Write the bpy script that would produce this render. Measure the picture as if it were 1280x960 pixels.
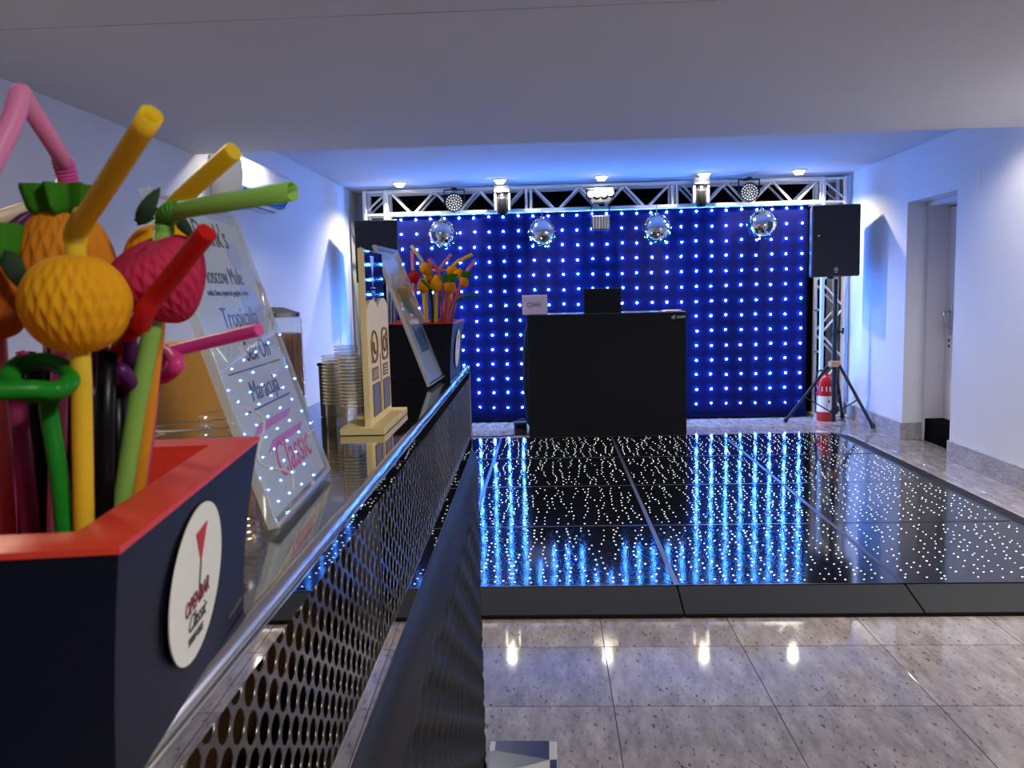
import bpy, bmesh, math, random
from mathutils import Vector, Matrix
random.seed(7)
scn = bpy.context.scene
for o in list(bpy.data.objects): bpy.data.objects.remove(o)
PI = math.pi
# ---------------------------------------------------------------- camera, light, exposure
CAM_Z = 1.40; FPX = 1030.9
PITCH, YAW, ROLL = 0.10862733, 0.04684657, -0.02492143
cp, sp, cy, sy, cr, sr = math.cos(PITCH), math.sin(PITCH), math.cos(YAW), math.sin(YAW), math.cos(ROLL), math.sin(ROLL)
FW = Vector((-sy*cp, cy*cp, -sp)); R0 = Vector((cy, sy, 0)); U0 = R0.cross(FW)
RT = cr*R0 + sr*U0; UP = -sr*R0 + cr*U0
cam_d = bpy.data.cameras.new('camera'); cam = bpy.data.objects.new('camera', cam_d); scn.collection.objects.link(cam)
mw = Matrix((RT, UP, -FW)).transposed().to_4x4(); mw.translation = (0, 0, CAM_Z); cam.matrix_world = mw
cam_d.sensor_fit = 'HORIZONTAL'; cam_d.sensor_width = 36.0; cam_d.lens = FPX/1280*36.0
cam_d.clip_start = 0.02; cam_d.clip_end = 60
cam_d.dof.use_dof = True; cam_d.dof.focus_distance = 2.6; cam_d.dof.aperture_fstop = 22
scn.camera = cam
scn.view_settings.view_transform = 'Standard'; scn.view_settings.look = 'None'
scn.view_settings.exposure = 0.9; scn.view_settings.gamma = 1.0; scn.view_settings.use_curve_mapping = False
world = bpy.data.worlds.new('room_dark'); scn.world = world; world.use_nodes = True
world.node_tree.nodes['Background'].inputs[0].default_value = (0.5, 0.55, 0.7, 1); world.node_tree.nodes['Background'].inputs[1].default_value = 0.03
SPOT_W = 40.0        # recessed downlights over the truss
ROW2 = 0.6           # second row of downlights against the first
ROOM_W = 20.0        # ceiling lamps of the room behind the camera
LED_E = 120.0         # curtain leds
STAR_E = 3.0         # dance floor leds
scn.cycles.max_bounces = 10; scn.cycles.transparent_max_bounces = 64; scn.cycles.glossy_bounces = 5
scn.cycles.caustics_reflective = False; scn.cycles.caustics_refractive = False
scn.cycles.sample_clamp_indirect = 4.0; scn.cycles.use_denoising = True

def P(x, y, Y):      # point on the sight line of a photo pixel at depth Y in the room
    d = RT*((x-640)/FPX) + UP*(-(y-480)/FPX) + FW
    return Vector((0, 0, CAM_Z)) + d*(Y/d.y)

# ---------------------------------------------------------------- materials
def lin(c):
    return tuple(((v/255)/12.92 if v/255 <= .04045 else ((v/255+.055)/1.055)**2.4) for v in c)
MATS = {}
def mat(name, rgb, rough=.5, metal=0., spec=.5, noise=0., nscale=8., emit=None, estr=0., coat=0., bump=0., bscale=60., ior=1.5, trans=0., sss=0., alpha=1.):
    m = bpy.data.materials.new(name); m.use_nodes = True; nt = m.node_tree; b = nt.nodes['Principled BSDF']
    c = (*lin(rgb), 1)
    b.inputs['Base Color'].default_value = c; b.inputs['Roughness'].default_value = rough; b.inputs['Metallic'].default_value = metal
    b.inputs['Specular IOR Level'].default_value = spec; b.inputs['IOR'].default_value = ior; b.inputs['Coat Weight'].default_value = coat; b.inputs['Coat Roughness'].default_value = .05
    b.inputs['Transmission Weight'].default_value = trans; b.inputs['Alpha'].default_value = alpha
    tc = nt.nodes.new('ShaderNodeTexCoord')
    if noise:
        n = nt.nodes.new('ShaderNodeTexNoise'); n.inputs['Scale'].default_value = nscale; n.inputs['Detail'].default_value = 5
        nt.links.new(tc.outputs['Object'], n.inputs['Vector'])
        mx = nt.nodes.new('ShaderNodeMix'); mx.data_type = 'RGBA'; mx.blend_type = 'MULTIPLY'; mx.inputs['Factor'].default_value = noise
        mx.inputs['A'].default_value = c
        nt.links.new(n.outputs['Color'], mx.inputs['B']); nt.links.new(mx.outputs['Result'], b.inputs['Base Color'])
    if bump:
        n = nt.nodes.new('ShaderNodeTexNoise'); n.inputs['Scale'].default_value = bscale; nt.links.new(tc.outputs['Object'], n.inputs['Vector'])
        bp = nt.nodes.new('ShaderNodeBump'); bp.inputs['Strength'].default_value = bump; bp.inputs['Distance'].default_value = .01
        nt.links.new(n.outputs['Fac'], bp.inputs['Height']); nt.links.new(bp.outputs['Normal'], b.inputs['Normal'])
    if emit:
        b.inputs['Emission Color'].default_value = (*emit, 1); b.inputs['Emission Strength'].default_value = estr
    MATS[name] = m
    return m
def granite(name, base, dark, light, rough, scale=1., spec=.5):
    m = mat(name, base, rough, spec=spec); nt = m.node_tree; b = nt.nodes['Principled BSDF']
    tc = nt.nodes.new('ShaderNodeTexCoord'); oi = nt.nodes.new('ShaderNodeObjectInfo')
    mp = nt.nodes.new('ShaderNodeMapping'); mp.inputs['Scale'].default_value = (1, .4, 1); mp.inputs['Rotation'].default_value = (0, 0, .5)
    nt.links.new(tc.outputs['Object'], mp.inputs['Vector'])
    n1 = nt.nodes.new('ShaderNodeTexNoise'); n1.inputs['Scale'].default_value = 13*scale; n1.inputs['Detail'].default_value = 9; n1.inputs['Roughness'].default_value = .7
    n2 = nt.nodes.new('ShaderNodeTexNoise'); n2.inputs['Scale'].default_value = 75*scale; n2.inputs['Detail'].default_value = 4
    n3 = nt.nodes.new('ShaderNodeTexNoise'); n3.inputs['Scale'].default_value = 3*scale; n3.inputs['Detail'].default_value = 3
    for n in (n1, n2, n3): nt.links.new(mp.outputs['Vector'], n.inputs['Vector'])
    r1 = nt.nodes.new('ShaderNodeValToRGB'); r1.color_ramp.elements[0].position = .35; r1.color_ramp.elements[0].color = (*lin(base), 1)
    r1.color_ramp.elements[1].position = .65; r1.color_ramp.elements[1].color = (*lin(light), 1)
    r2 = nt.nodes.new('ShaderNodeValToRGB'); r2.color_ramp.elements[0].position = .60; r2.color_ramp.elements[0].color = (0, 0, 0, 1)
    r2.color_ramp.elements[1].position = .68; r2.color_ramp.elements[1].color = (1, 1, 1, 1)
    nt.links.new(n1.outputs['Fac'], r1.inputs['Fac']); nt.links.new(n2.outputs['Fac'], r2.inputs['Fac'])
    mul = nt.nodes.new('ShaderNodeMath'); mul.operation = 'MULTIPLY'; nt.links.new(r2.outputs['Color'], mul.inputs[0]); nt.links.new(n3.outputs['Fac'], mul.inputs[1])
    mul2 = nt.nodes.new('ShaderNodeMath'); mul2.operation = 'MULTIPLY'; mul2.inputs[1].default_value = 1.7; mul2.use_clamp = True; nt.links.new(mul.outputs[0], mul2.inputs[0])
    mx = nt.nodes.new('ShaderNodeMix'); mx.data_type = 'RGBA'; nt.links.new(mul2.outputs[0], mx.inputs['Factor']); nt.links.new(r1.outputs['Color'], mx.inputs['A']); mx.inputs['B'].default_value = (*lin(dark), 1)
    hv = nt.nodes.new('ShaderNodeHueSaturation'); mr = nt.nodes.new('ShaderNodeMapRange'); mr.inputs['To Min'].default_value = .9; mr.inputs['To Max'].default_value = 1.1
    nt.links.new(oi.outputs['Random'], mr.inputs['Value']); nt.links.new(mr.outputs['Result'], hv.inputs['Value'])
    nt.links.new(mx.outputs['Result'], hv.inputs['Color']); nt.links.new(hv.outputs['Color'], b.inputs['Base Color'])
    return m
def clear(name, tint, gloss=.06, rough=.03, haze=0., ior=1.45):
    m = bpy.data.materials.new(name); m.use_nodes = True; nt = m.node_tree; nt.nodes.clear()
    out = nt.nodes.new('ShaderNodeOutputMaterial'); t = nt.nodes.new('ShaderNodeBsdfTransparent'); t.inputs[0].default_value = (*tint, 1)
    g = nt.nodes.new('ShaderNodeBsdfGlossy'); g.inputs['Roughness'].default_value = rough
    fr = nt.nodes.new('ShaderNodeFresnel'); fr.inputs[0].default_value = ior
    ge = nt.nodes.new('ShaderNodeNewGeometry'); iv = nt.nodes.new('ShaderNodeMath'); iv.operation = 'SUBTRACT'; iv.inputs[0].default_value = 1.0; nt.links.new(ge.outputs['Backfacing'], iv.inputs[1])
    fm = nt.nodes.new('ShaderNodeMath'); fm.operation = 'MULTIPLY'; nt.links.new(fr.outputs[0], fm.inputs[0]); nt.links.new(iv.outputs[0], fm.inputs[1])
    base = t.outputs[0]
    if haze:
        d = nt.nodes.new('ShaderNodeBsdfDiffuse'); d.inputs[0].default_value = (.9, .9, .88, 1); mh = nt.nodes.new('ShaderNodeMixShader'); mh.inputs[0].default_value = haze
        nt.links.new(t.outputs[0], mh.inputs[1]); nt.links.new(d.outputs[0], mh.inputs[2]); base = mh.outputs[0]
    mx = nt.nodes.new('ShaderNodeMixShader'); nt.links.new(fm.outputs[0], mx.inputs[0]); nt.links.new(base, mx.inputs[1]); nt.links.new(g.outputs[0], mx.inputs[2])
    nt.links.new(mx.outputs[0], out.inputs[0]); MATS[name] = m
    return m
def emitter(name, rgb, strength, sample=True):
    m = bpy.data.materials.new(name); m.use_nodes = True; nt = m.node_tree; nt.nodes.clear()
    out = nt.nodes.new('ShaderNodeOutputMaterial'); e = nt.nodes.new('ShaderNodeEmission'); e.inputs[0].default_value = (*rgb, 1); e.inputs[1].default_value = strength
    nt.links.new(e.outputs[0], out.inputs[0])
    if not sample: m.cycles.emission_sampling = 'NONE'
    MATS[name] = m
    return m
WALL = mat('wall_paint', (226, 226, 228), .55, spec=.3, noise=.05, nscale=3, bump=.03, bscale=40)
CEIL = mat('ceiling_paint', (216, 213, 214), .8, spec=.2, noise=.05, nscale=2)
GRAN = granite('granite_tile', (136, 124, 116), (62, 57, 62), (190, 179, 170), .04, 1., .9)
GRANB = granite('granite_skirting', (150, 146, 150), (70, 68, 76), (184, 180, 182), .25, 1.6)
GROUT = mat('grout', (60, 56, 54), .9, noise=.3)
DOORW = mat('door_paint', (222, 216, 212), .45, noise=.04)
BLACKB = mat('black_board', (4, 4, 5), .9, spec=.05, noise=.2)
STEEL = mat('brushed_steel', (205, 203, 200), .18, 1., noise=.1, nscale=30)
MIRROR = mat('polished_steel', (214, 211, 204), .04, 1., bump=.004, bscale=7)
PERF = mat('perforated_steel', (124, 118, 112), .26, 1., noise=.15, nscale=20)
MIRF = mat('polished_fascia', (196, 194, 190), .014, 1., noise=.05, nscale=4)
EDGE = mat('bright_edge', (238, 236, 230), .16, 1.)
PAD = mat('black_padding', (9, 9, 11), .5, spec=.2, noise=.15, nscale=12)
INNER = mat('bar_interior', (96, 66, 34), .5, noise=.3, nscale=6)
NAVY = mat('navy_lacquer', (11, 13, 32), .45, spec=.25, noise=.12, nscale=10)
RED = mat('red_lacquer', (214, 58, 40), .4, noise=.1, nscale=14)
WHITEP = mat('white_print', (232, 230, 222), .5, noise=.03)
LOGOR = mat('logo_red', (196, 40, 42), .5, noise=.1)
LOGOM = mat('logo_maroon', (120, 30, 40), .5, noise=.1)
INK = mat('print_ink', (52, 54, 66), .6, noise=.1)
INKB = mat('blue_ink', (70, 92, 150), .6, noise=.1)
INKV = mat('lilac_ink', (208, 130, 206), .6, noise=.1)
INKP = mat('pink_ink', (226, 84, 160), .6, noise=.1)
PAPER = mat('menu_paper', (208, 216, 230), .55, noise=.25, nscale=7)
PAPER2 = mat('menu_paper_blue', (178, 198, 236), .55, noise=.2, nscale=7)
ACRY = clear('clear_acrylic', (.96, .97, .98), haze=.03, ior=1.3, rough=.012)
MILKY = clear('milky_acrylic', (.95, .93, .88), haze=.6, ior=1.4)
ACRYE = clear('acrylic_edge', (.9, .92, .93), haze=.35)
CUPP = clear('clear_plastic', (.992, .988, .975), haze=.02)
CUPR = clear('clear_plastic_rim', (.97, .96, .93), haze=.5)
GLASS = clear('clear_glass', (.95, .95, .93), haze=.05)
CREAM = mat('cream_board', (250, 226, 166), .5, spec=.25, noise=.05)
CARVE = mat('carved_brown', (140, 108, 58), .6, noise=.3, nscale=60)
DARKAC = mat('dark_acrylic', (14, 16, 36), .04, spec=.8, noise=.05)
PLATE = mat('plate_brown', (132, 116, 104), .5, noise=.6, nscale=300)
SILVER = mat('silver_print', (190, 180, 176), .3, 1., noise=.1)
JUICE = mat('orange_juice', (232, 158, 30), .3, noise=.12, nscale=5)
JUICE2 = mat('amber_drink', (196, 140, 104), .3, noise=.2, nscale=9)
ALU = mat('truss_aluminium', (232, 230, 226), .38, .45, noise=.06)
BLACKC = mat('black_cloth', (14, 15, 15), .9, spec=.1, noise=.3, nscale=5)
CURT = mat('led_curtain_cloth', (4, 8, 66), .85, spec=.15, noise=.25, nscale=3, bump=.3, bscale=6)
BOOTH = mat('booth_lycra', (21, 23, 29), .75, spec=.2, noise=.15, nscale=4)
BLK = mat('black_plastic', (16, 17, 20), .5, noise=.15, nscale=20)
BLKG = mat('black_gloss', (12, 12, 14), .15, noise=.1)
GREY = mat('grey_plastic', (130, 130, 130), .4, noise=.1)
WHT = mat('white_plastic', (232, 231, 226), .3, noise=.03)
TILEM = mat('mirror_facets', (214, 216, 218), .06, 1., noise=.04)
EXTR = mat('extinguisher_red', (196, 30, 28), .25, noise=.06)
TAN = mat('tan_plastic', (196, 152, 108), .5, noise=.1)
STARP = mat('floor_glass', (6, 6, 10), .3, spec=.0, ior=1.05, noise=.05, coat=1.)
STARP.node_tree.nodes['Principled BSDF'].inputs['Coat Roughness'].default_value = .085; STARP.node_tree.nodes['Principled BSDF'].inputs['Coat IOR'].default_value = 1.8
RAMP = mat('ramp_rubber', (17, 18, 23), .6, spec=.25, noise=.15, nscale=6)
TRIMD = mat('panel_trim', (70, 72, 84), .3, .6, noise=.1)
LAPTOP = mat('laptop_white', (226, 205, 226), .4, noise=.03)
BOXW = mat('carton_white', (214, 210, 204), .3, noise=.05)
BOXN = mat('carton_navy', (26, 38, 86), .2, noise=.1)
BOXG = mat('carton_grey', (128, 132, 142), .2, noise=.1)
BOXC = mat('carton_cream', (222, 216, 192), .35, noise=.05)
LEDM = emitter('led_blue_white', (.055, .255, 1.0), LED_E)
STARM = emitter('star_led', (1., .93, .76), STAR_E, False)
STARB = emitter('star_led_cool', (.6, .78, 1.), STAR_E, False)
LAMPW = emitter('lamp_warm', (1., .93, .78), 8., False)
LAMPS = emitter('small_lamp', (1., .95, .8), 1.3, False)
ROOML = emitter('room_lamp_glow', (1., .95, .88), 6., False)
PARDOT = mat('par_lens', (214, 212, 206), .25, noise=.05, emit=(1., .97, .92), estr=.3)  # faint glow added to whiten lenses that look switched off
def translucent(m, c, f):
    nt = m.node_tree; b = nt.nodes['Principled BSDF']; out = nt.nodes['Material Output']
    t = nt.nodes.new('ShaderNodeBsdfTranslucent'); t.inputs[0].default_value = (*lin(c), 1); mx = nt.nodes.new('ShaderNodeMixShader'); mx.inputs[0].default_value = f
    nt.links.new(b.outputs[0], mx.inputs[1]); nt.links.new(t.outputs[0], mx.inputs[2]); nt.links.new(mx.outputs[0], out.inputs[0]); return m
def straw_mat(n, c): return translucent(mat('straw_'+n, c, .35, noise=.06, nscale=30, spec=.4), c, .55)
SM = {k: straw_mat(k, c) for k, c in dict(yellow=(246, 218, 62), palepink=(238, 160, 204), pink=(236, 110, 190), red=(214, 38, 32), lime=(172, 214, 110), limedark=(104, 178, 62), green=(34, 160, 44), magenta=(170, 56, 110),
      black=(14, 13, 20), purple=(108, 44, 120), cream=(240, 226, 206), orange=(240, 178, 56), hotpink=(238, 88, 176), salmon=(230, 130, 130), teal=(40, 130, 110), clearblue=(176, 196, 232), lilac=(220, 160, 214), white=(224, 226, 216), darkgreen=(30, 100, 40)).items()}
FY = mat('tissue_yellow', (240, 176, 34), .8, spec=.1, noise=.15, nscale=30)
FO = mat('tissue_orange', (226, 146, 42), .8, spec=.1, noise=.2, nscale=30)
FBO = mat('tissue_burnt_orange', (196, 108, 40), .8, spec=.1, noise=.2, nscale=30)
FP = mat('tissue_pink', (216, 58, 100), .8, spec=.1, noise=.25, nscale=40)
FR = mat('tissue_red', (206, 40, 44), .7, spec=.1, noise=.15, nscale=40)
FG = mat('tissue_green', (72, 148, 40), .8, spec=.1, noise=.3, nscale=40)
FGD = mat('tissue_dark_green', (46, 66, 44), .8, spec=.1, noise=.2, nscale=40)

for m_, c_ in ((FY, (244, 178, 34)), (FO, (230, 146, 42)), (FBO, (200, 108, 40)), (FP, (222, 58, 100)), (FR, (206, 40, 44)), (FG, (72, 148, 40))): translucent(m_, c_, .35)
# ---------------------------------------------------------------- builders
COL = scn.collection
class MB:
    def __init__(s): s.v = []; s.f = []; s.mi = []
    def add(s, vs, fs, mi=0, M=None):
        k = len(s.v)
        s.v += [tuple(M @ Vector(v)) if M else tuple(v) for v in vs]
        s.f += [tuple(i+k for i in f) for f in fs]; s.mi += [mi]*len(fs); return s
    def box(s, a, b, mi=0, M=None):
        (x0, y0, z0), (x1, y1, z1) = a, b
        s.add([(x0,y0,z0),(x1,y0,z0),(x1,y1,z0),(x0,y1,z0),(x0,y0,z1),(x1,y0,z1),(x1,y1,z1),(x0,y1,z1)],
              [(0,3,2,1),(4,5,6,7),(0,1,5,4),(1,2,6,5),(2,3,7,6),(3,0,4,7)], mi, M); return s
    def hexa(s, bot, top, mi=0):     # 4 bottom + 4 top corners, same winding (ccw from above)
        s.add(list(bot)+list(top), [(0,3,2,1),(4,5,6,7),(0,1,5,4),(1,2,6,5),(2,3,7,6),(3,0,4,7)], mi); return s
    def lathe(s, prof, n=24, mi=0, M=None, mod=None, closed=False):
        vs = []; fs = []; m = len(prof)
        for j, (r, z) in enumerate(prof):
            for i in range(n):
                a = 2*PI*i/n; rr = r if not mod else mod(a, j/(m-1), r)
                vs.append((rr*math.cos(a), rr*math.sin(a), z))
        for j in range(m-1):
            for i in range(n):
                fs.append((j*n+i, j*n+(i+1) % n, (j+1)*n+(i+1) % n, (j+1)*n+i))
        if prof[0][0] > 1e-5 and closed: fs.append(tuple(range(n-1, -1, -1)))
        if prof[-1][0] > 1e-5 and closed: fs.append(tuple(range((m-1)*n, m*n)))
        s.add(vs, fs, mi, M); return s
    def tube(s, path, r, n=10, mi=0, cap=True):
        path = [Vector(p) for p in path]; m = len(path); vs = []; fs = []
        rs = r if isinstance(r, (list, tuple)) else [r]*m
        t0 = (path[1]-path[0]).normalized(); up = Vector((0, 0, 1)) if abs(t0.z) < .9 else Vector((1, 0, 0))
        nx = t0.cross(up).normalized()
        for i, p in enumerate(path):
            t = (path[min(i+1, m-1)]-path[max(i-1, 0)]).normalized()
            nx = (nx - t*nx.dot(t)).normalized(); ny = t.cross(nx)
            for k in range(n):
                a = 2*PI*k/n; vs.append(p + (nx*math.cos(a)+ny*math.sin(a))*rs[i])
        for i in range(m-1):
            for k in range(n): fs.append((i*n+k, i*n+(k+1) % n, (i+1)*n+(k+1) % n, (i+1)*n+k))
        if cap: fs.append(tuple(range(n-1, -1, -1))); fs.append(tuple(range((m-1)*n, m*n)))
        s.add(vs, fs, mi); return s
    def poly(s, pts, M=None, mi=0, t=0.0):
        n = len(pts)
        if not t: s.add([(x, y, 0) for x, y in pts], [tuple(range(n))], mi, M)
        else:
            s.add([(x, y, 0) for x, y in pts]+[(x, y, t) for x, y in pts],
                  [tuple(range(n-1, -1, -1)), tuple(range(n, 2*n))]+[(i, (i+1) % n, n+(i+1) % n, n+i) for i in range(n)], mi, M)
        return s
    def mesh(s, name, mats, smooth=None):
        me = bpy.data.meshes.new(name); me.from_pydata(s.v, [], s.f)
        for m in (mats if isinstance(mats, (list, tuple)) else [mats]): me.materials.append(m)
        me.polygons.foreach_set('material_index', s.mi)
        if smooth is not None:
            me.polygons.foreach_set('use_smooth', [True]*len(me.polygons)); me.set_sharp_from_angle(angle=math.radians(smooth))
        me.update(); return me
    def obj(s, name, mats, parent=None, smooth=None, bevel=0., M=None, solid=0.):
        o = bpy.data.objects.new(name, s.mesh(name, mats, smooth)); COL.objects.link(o)
        if parent: o.parent = parent
        if M is not None: o.matrix_local = M
        if solid:
            sd = o.modifiers.new('thickness', 'SOLIDIFY'); sd.thickness = solid; sd.offset = 0
        if bevel:
            b = o.modifiers.new('bevel', 'BEVEL'); b.width = bevel; b.segments = 2; b.limit_method = 'ANGLE'; b.angle_limit = math.radians(40)
        return o
def link_mesh(name, me, parent=None, loc=None, M=None):
    o = bpy.data.objects.new(name, me); COL.objects.link(o)
    if parent: o.parent = parent
    if loc is not None: o.location = loc
    if M is not None: o.matrix_local = M
    return o
def thing(name, label, cat, loc=(0, 0, 0), rz=0., group=None):
    o = bpy.data.objects.new(name, None); COL.objects.link(o); o.location = loc; o.rotation_euler = (0, 0, rz); o.empty_display_size = .05
    o['label'] = label; o['category'] = cat
    if group: o['group'] = group
    return o
def tag(o, label, cat, group=None):
    o['label'] = label; o['category'] = cat
    if group: o['group'] = group
    return o
def struct(o): o['kind'] = 'structure'; return o
def stuff(o): o['kind'] = 'stuff'; return o
def copy_tree(o, parent=None):
    c = o.copy(); COL.objects.link(c)
    if parent: c.parent = parent
    for ch in list(o.children): copy_tree(ch, c)
    return c
def frame(o, u, v):                   # matrix with local x=u, y=v, z=normal
    u = Vector(u).normalized(); n = u.cross(Vector(v)).normalized(); v = n.cross(u)
    M = Matrix((u, v, n)).transposed().to_4x4(); M.translation = Vector(o); return M
def text(name, s, size, m, parent, M, shear=0., sx=1., bold=0., align='CENTER', t=.0002):
    cu = bpy.data.curves.new(name, 'FONT'); cu.body = s; cu.size = size; cu.align_x = align; cu.align_y = 'CENTER'; cu.shear = shear; cu.resolution_u = 3; cu.extrude = t; cu.offset = bold
    tmp = bpy.data.objects.new('tmp', cu); COL.objects.link(tmp)
    me = bpy.data.meshes.new_from_object(tmp.evaluated_get(bpy.context.evaluated_depsgraph_get()))
    bpy.data.objects.remove(tmp); me.name = name; me.materials.clear(); me.materials.append(m)
    return link_mesh(name, me, parent, M=M @ Matrix.Diagonal((sx, 1, 1, 1)))
def smooth_path(pts, k=6):
    pts = [Vector(p) for p in pts]; out = []; n = len(pts)
    for i in range(n-1):
        p0, p1, p2, p3 = pts[max(i-1, 0)], pts[i], pts[i+1], pts[min(i+2, n-1)]
        for j in range(k):
            t = j/k; out.append(.5*((2*p1)+(p2-p0)*t+(2*p0-5*p1+4*p2-p3)*t*t+(3*p1-p0-3*p2+p3)*t**3))
    out.append(pts[-1]); return out

# ---------------------------------------------------------------- the room
XL, XR, YF, YB = -2.15, 3.17, -3.2, 9.45
ZN, ZC, YE = 2.30, 2.57, 5.10          # low ceiling, high ceiling, edge of the low ceiling
floor = struct(MB().box((XL-.2, YF-.2, -.12), (XR+.45, YB+.2, -.002)).obj('floor', GROUT))
PX, PY, X0, Y0 = .54, .4745, .193, 2.6765
tile_me = {}
for i in range(-5, 7):
    for j in range(-6, 15):
        a, b = X0+i*PX, Y0+j*PY
        x0, x1, y0, y1 = max(a, XL), min(a+PX, XR+.4), max(b, -.2), min(b+PY, YB)
        if x1-x0 < .05 or y1-y0 < .05: continue
        if -1.3 < x0 and x1 < 2.4 and y0 > 3.8 and y1 < 7.4: continue        # under the dance floor
        g = .0013; key = (round(x1-x0, 3), round(y1-y0, 3))
        if key not in tile_me:
            w, h = key[0]/2-g, key[1]/2-g; mb = MB(); c = .001
            mb.hexa([(-w,-h,-.004),(w,-h,-.004),(w,h,-.004),(-w,h,-.004)], [(-w,-h,-.001),(w,-h,-.001),(w,h,-.001),(-w,h,-.001)])
            mb.hexa([(-w,-h,-.001),(w,-h,-.001),(w,h,-.001),(-w,h,-.001)], [(-w+c,-h+c,0),(w-c,-h+c,0),(w-c,h-c,0),(-w+c,h-c,0)])
            tile_me[key] = mb.mesh('tile', GRAN)
        link_mesh('tile', tile_me[key], floor, ((x0+x1)/2, (y0+y1)/2, 0))
struct(MB().box((XL-.2, YF-.2, 0), (XL, YB+.2, ZC+.1)).obj('wall_left', WALL))
struct(MB().box((XL, YB, 0), (XR, YB+.2, ZC+.1)).obj('wall_back', WALL))
struct(MB().box((XL, YF-.2, 0), (XR, YF, ZC+.1)).obj('wall_front', WALL))
DY0, DY1, DZ = 6.64, 7.53, 2.115
wr = MB().box((XR, YF-.2, 0), (XR+.42, DY0, ZC+.1)).box((XR, DY1, 0), (XR+.42, YB+.2, ZC+.1)).box((XR, DY0, DZ), (XR+.42, DY1, ZC+.1))
struct(wr.obj('wall_right', WALL))
struct(MB().box((XR+.42, DY0-.3, 0), (XR+.5, DY1+.3, 2.4)).obj('wall_right_behind_door', WALL))
struct(MB().box((XL, YE, ZC), (XR, YB, ZC+.1)).obj('ceiling', CEIL))
lc = struct(MB().box((XL, YF, ZN+.006), (XR, YE, ZC+.1)).obj('ceiling', CEIL))
MB().box((XL, 2.737, ZN), (XR, YE, ZN+.006)).obj('ceiling_panel', CEIL, lc, bevel=.001)
MB().box((XL, YF, ZN), (XR, 2.731, ZN+.006)).obj('ceiling_panel', CEIL, lc, bevel=.001)
# granite skirting
for k, (a, b) in enumerate(((YF, 2.2), (2.203, 4.6), (4.603, DY0+.012))):
    pass
bb = struct(MB().box((XR-.022, 4.603, 0), (XR, DY0-.004, .157)).obj('baseboard_right', GRANB, bevel=.003))
MB().box((XR-.022, 2.203, 0), (XR, 4.6, .157)).obj('skirting_slab', GRANB, bb, bevel=.003)
MB().box((XR-.022, -.3, 0), (XR, 2.2, .157)).obj('skirting_slab', GRANB, bb, bevel=.003)
MB().box((XR-.022, DY1, 0), (XR, YB, .157)).obj('skirting_slab', GRANB, bb, bevel=.003)
MB().box((XR-.022, DY1-.02, 0), (XR+.17, DY1-.001, .157)).obj('skirting_slab', GRANB, bb, bevel=.003)
struct(MB().box((XL, YE, 0), (XL+.02, YB, .157)).obj('baseboard_left', GRANB, bevel=.003))
struct(MB().box((XL, YB-.02, 0), (XR, YB, .157)).obj('baseboard_back', GRANB, bevel=.003))
# door in its recess
dr = struct(MB().box((XR+.335, DY0+.06, .2), (XR+.375, DY1-.045, 2.06)).obj('door_1', DOORW, bevel=.003))
MB().box((XR+.17, DY1-.05, .0), (XR+.42, DY1, DZ-.04)).box((XR+.17, DY0, 0), (XR+.42, DY0+.05, DZ-.04)).box((XR+.17, DY0, DZ-.045), (XR+.42, DY1, DZ)).obj('door_frame', DOORW, dr, bevel=.004)
MB().box((XR+.18, DY0+.01, 0), (XR+.34, DY1-.03, .2)).obj('kick_board', BLACKB, dr, bevel=.002)
hd = MB().box((XR+.326, 7.365, .945), (XR+.335, 7.405, 1.205)).obj('handle_plate', STEEL, dr, bevel=.004)
MB().tube(smooth_path([(XR+.33, 7.385, 1.15), (XR+.285, 7.385, 1.155), (XR+.272, 7.375, 1.14), (XR+.28, 7.36, 1.05), (XR+.318, 7.372, .99)]), .009, 8).obj('lever', STEEL, hd, smooth=60)
MB().lathe([(0, 0), (.012, 0), (.012, .006), (0, .006)], 12, M=frame((XR+.335, 7.40, .90), (0, 1, 0), (0, 0, 1)) @ Matrix.Rotation(PI, 4, 'X')).obj('keyhole', BLKG, dr)
MB().lathe([(0, 0), (.012, 0), (.012, .006), (0, .006)], 12, M=frame((XR+.335, 7.40, .85), (0, 1, 0), (0, 0, 1)) @ Matrix.Rotation(PI, 4, 'X')).obj('keyhole', BLKG, dr)
MB().box((XR+.328, 7.13, 1.64), (XR+.335, 7.24, 1.83)).obj('door_sign', BLK, dr, bevel=.002)
t = tag(MB().box((XR-.008, 6.30, 2.09), (XR, 6.345, 2.205)).obj('wall_plate', WHT, bevel=.004), 'small blank white cover plate on the right wall above the door recess', 'wall plate')

# ---------------------------------------------------------------- lamps
def downlight(x, y, z, label, group, r=.056, e=LAMPW, dp=.05):
    t = thing('recessed_downlight', label, 'ceiling light', (x, y, z), 0, group)
    MB().lathe([(r, -.012), (r+.018, -.012), (r+.02, -.006), (r+.02, 0), (r, 0), (r, -.012)], 28).obj('trim_ring', WHT, t, smooth=40)
    MB().lathe([(0, -dp), (r*.6, -dp*.9), (r*.92, -dp*.45), (r, -.004)], 24).obj('lamp_face', e, t, smooth=60)
    return t
def lamp(name, kind, loc, power, color, parent, size=.06, angle=110, rot=(0, 0, 0)):
    d = bpy.data.lights.new(name, kind); d.energy = power; d.color = color
    if kind == 'SPOT': d.spot_size = math.radians(angle); d.spot_blend = .5; d.shadow_soft_size = size
    elif kind == 'AREA': d.shape = 'DISK'; d.size = size
    o = bpy.data.objects.new(name, d); COL.objects.link(o); o.parent = parent; o.location = loc; o.rotation_euler = rot; return o
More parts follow.
